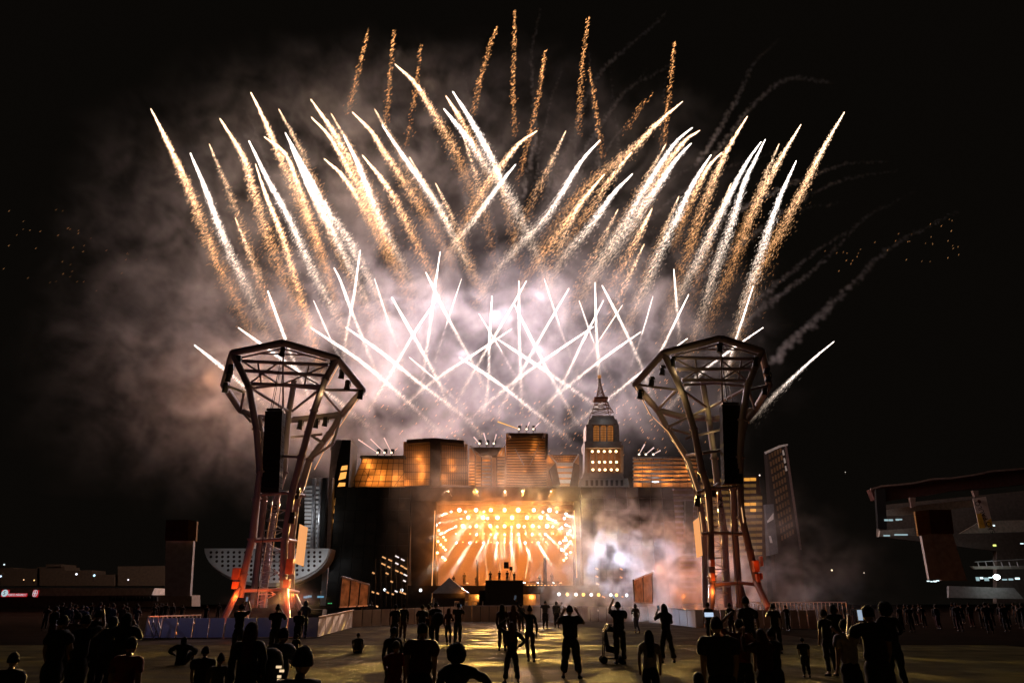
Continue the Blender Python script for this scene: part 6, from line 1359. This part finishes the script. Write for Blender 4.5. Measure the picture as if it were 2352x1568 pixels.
# stage and platform crew
def stage_person(u, v, Y, h, lab, L_='down', R_='down', g='musicians and crew on the stage'):
    t, w_ = person(u, 0, Y, h, lab, g, L_, R_, 'black', 'black', 'short'); q = P(u, v, Y); t.location = q; bpy_loc[t.name] = q.copy()
stage_person(1066, 1345, 101, 1.75, 'tallest musician silhouette left of the dark platform')
stage_person(1041, 1350, 101, 1.7, 'faint figure on the stage above the tent')
stage_person(1093, 1345, 101, 1.25, 'smaller musician silhouette right of the tallest one', 'chest')
stage_person(1126, 1339, 82, 1.3, 'crew member at the left on the dark platform', 'chest', g='camera crew on the dark platform')
stage_person(1147, 1337, 82, 1.25, 'crew member left of the camera on the platform', g='camera crew on the dark platform')
stage_person(1165, 1338, 82, 1.3, 'camera operator standing just left of the camera', 'chest', g='camera crew on the dark platform')
stage_person(1181, 1337, 82, 1.1, 'crew member right of the camera on the platform', g='camera crew on the dark platform')
stage_person(1240, 1345, 101, 1.5, 'musician silhouette behind the glowing railing', 'chest')
stage_person(1268, 1345, 101, 1.7, 'musician silhouette standing at the right end of the stage')
# people behind the barriers and far crowds
for i, (u, Y, lab) in enumerate([(853,70,'dark head left of the film clad booth crowd'),(838,70,'dark head by the film clad booth'),(990,74,'dark head below the tent, left'),(1004,74,'dark head below the tent, right'),(1098,79,'crew member in front of the orange opening'),(1290,72,'dark head in smoke behind the hoarding'),(703,40,'person standing in the tower shadow')]):
    person(u, 0, Y, 1.9, lab, 'people working behind the hoardings', 'down', 'chest', 'grey', 'black', 'short' if i % 2 else 'hood')
# pushchair next to the tall man
t = thing('pushchair', (P(1400,1385,23.6).x, 23.6, 0), 'dark pushchair with tall handle left of the tall man', 'pushchair')
x = P(1400,1385,23.6).x; mb = MB()
for s in (-.2, .2):
    mb.tube((x-.28,23.6+s,.12), (x-.22,23.6+s,.95), .018).tube((x-.22,23.6+s,.95), (x-.10,23.6+s,1.12), .018).tube((x-.10,23.6+s,1.12), (x+.02,23.6+s,1.12), .018).tube((x-.24,23.6+s,.55),(x+.28,23.6+s,.14),.016).tube((x-.28,23.6+s,.14),(x+.28,23.6+s,.14),.014)
mb.tube((x-.10,23.4,1.12),(x-.10,23.8,1.12),.02); mb.build('frame', m_truss, t)
MB().prism([(x-.20,23.43,.35),(x+.12,23.43,.28),(x+.16,23.43,.45),(x-.08,23.43,.52),(x-.16,23.43,.98),(x-.24,23.43,.92)], (0,.34,0)).build('seat', m_black, t)
MB().prism([(x-.20,23.42,.92),(x-.06,23.42,1.10),(x+.12,23.42,1.02),(x+.14,23.42,.90)], (0,.36,0)).build('hood', CL['navy'], t)
for sx in (-.28,.28):
    for sy in (23.4,23.8): MB().tube((x+sx,sy-.02,.11),(x+sx,sy+.02,.11),.11,.11,14).build('wheel', m_black, t)
# grow all bodies and clothes at once
dg = bpy.context.evaluated_depsgraph_get()
for o, m, par in PENDING:
    nm = bpy.data.meshes.new_from_object(o.evaluated_get(dg)); nm.name = o.data.name
    if o.name.startswith(('shirt', 'trousers')):   # folds and creases
        k = rnd.uniform(0, 50); n_ = len(nm.vertices); co = np.empty(n_*3, np.float32); nm.vertices.foreach_get('co', co); co = co.reshape(-1, 3)
        no = np.empty(n_*3, np.float32); nm.vertices.foreach_get('normal', no); no = no.reshape(-1, 3)
        f = np.sin(co[:, 2]*37+co[:, 0]*21+k)*.006+np.sin(co[:, 2]*17-co[:, 0]*33+co[:, 1]*25+k*2)*.008+np.sin(co[:, 0]*48+k)*.003
        nm.vertices.foreach_set('co', (co+no*f[:, None]).ravel())
    nm.materials.clear(); nm.materials.append(m); nm.polygons.foreach_set('use_smooth', [True]*len(nm.polygons)); o['_n'] = 1
    o.modifiers.clear(); o.data = nm; o.parent = par; del o['_n']
# far crowd: copies of a few figures, left and right of the field
protos = [t for t in bpy.data.objects if t.get('label', '').startswith(('tall dark person standing against', 'man in dark suit', 'dark figure filming', 'woman in a knee length', 'dark person at the right of the toddler'))]
def crowd(n, us, Ys, g, lab, hs=(.9, 1.05)):
    for i in range(n):
        c = copy_tree(rnd.choice(protos)); Y = rnd.uniform(*Ys); u = rnd.uniform(*us)
        c.location = (P(u, 1385, Y).x, Y, 0); k = rnd.uniform(*hs); c.scale = (k, k, k); c.rotation_euler = (0, 0, rnd.uniform(-.5, .5)); c['group'] = g; c['label'] = lab
crowd(26, (2030, 2350), (44, 70), 'crowd in the dark on the right side of the field', 'dark spectator standing in the far crowd on the right under the stadium')
crowd(12, (1760, 2030), (50, 72), 'crowd in the dark behind the long barrier', 'dark spectator standing beyond the long barrier on the right')
crowd(22, (110, 330), (34, 60), 'crowd in the dark on the left side of the field', 'dark spectator standing in the far crowd on the left')
crowd(10, (330, 540), (60, 80), 'crowd in the dark by the square pillar', 'dark spectator standing in front of the left square pillar')
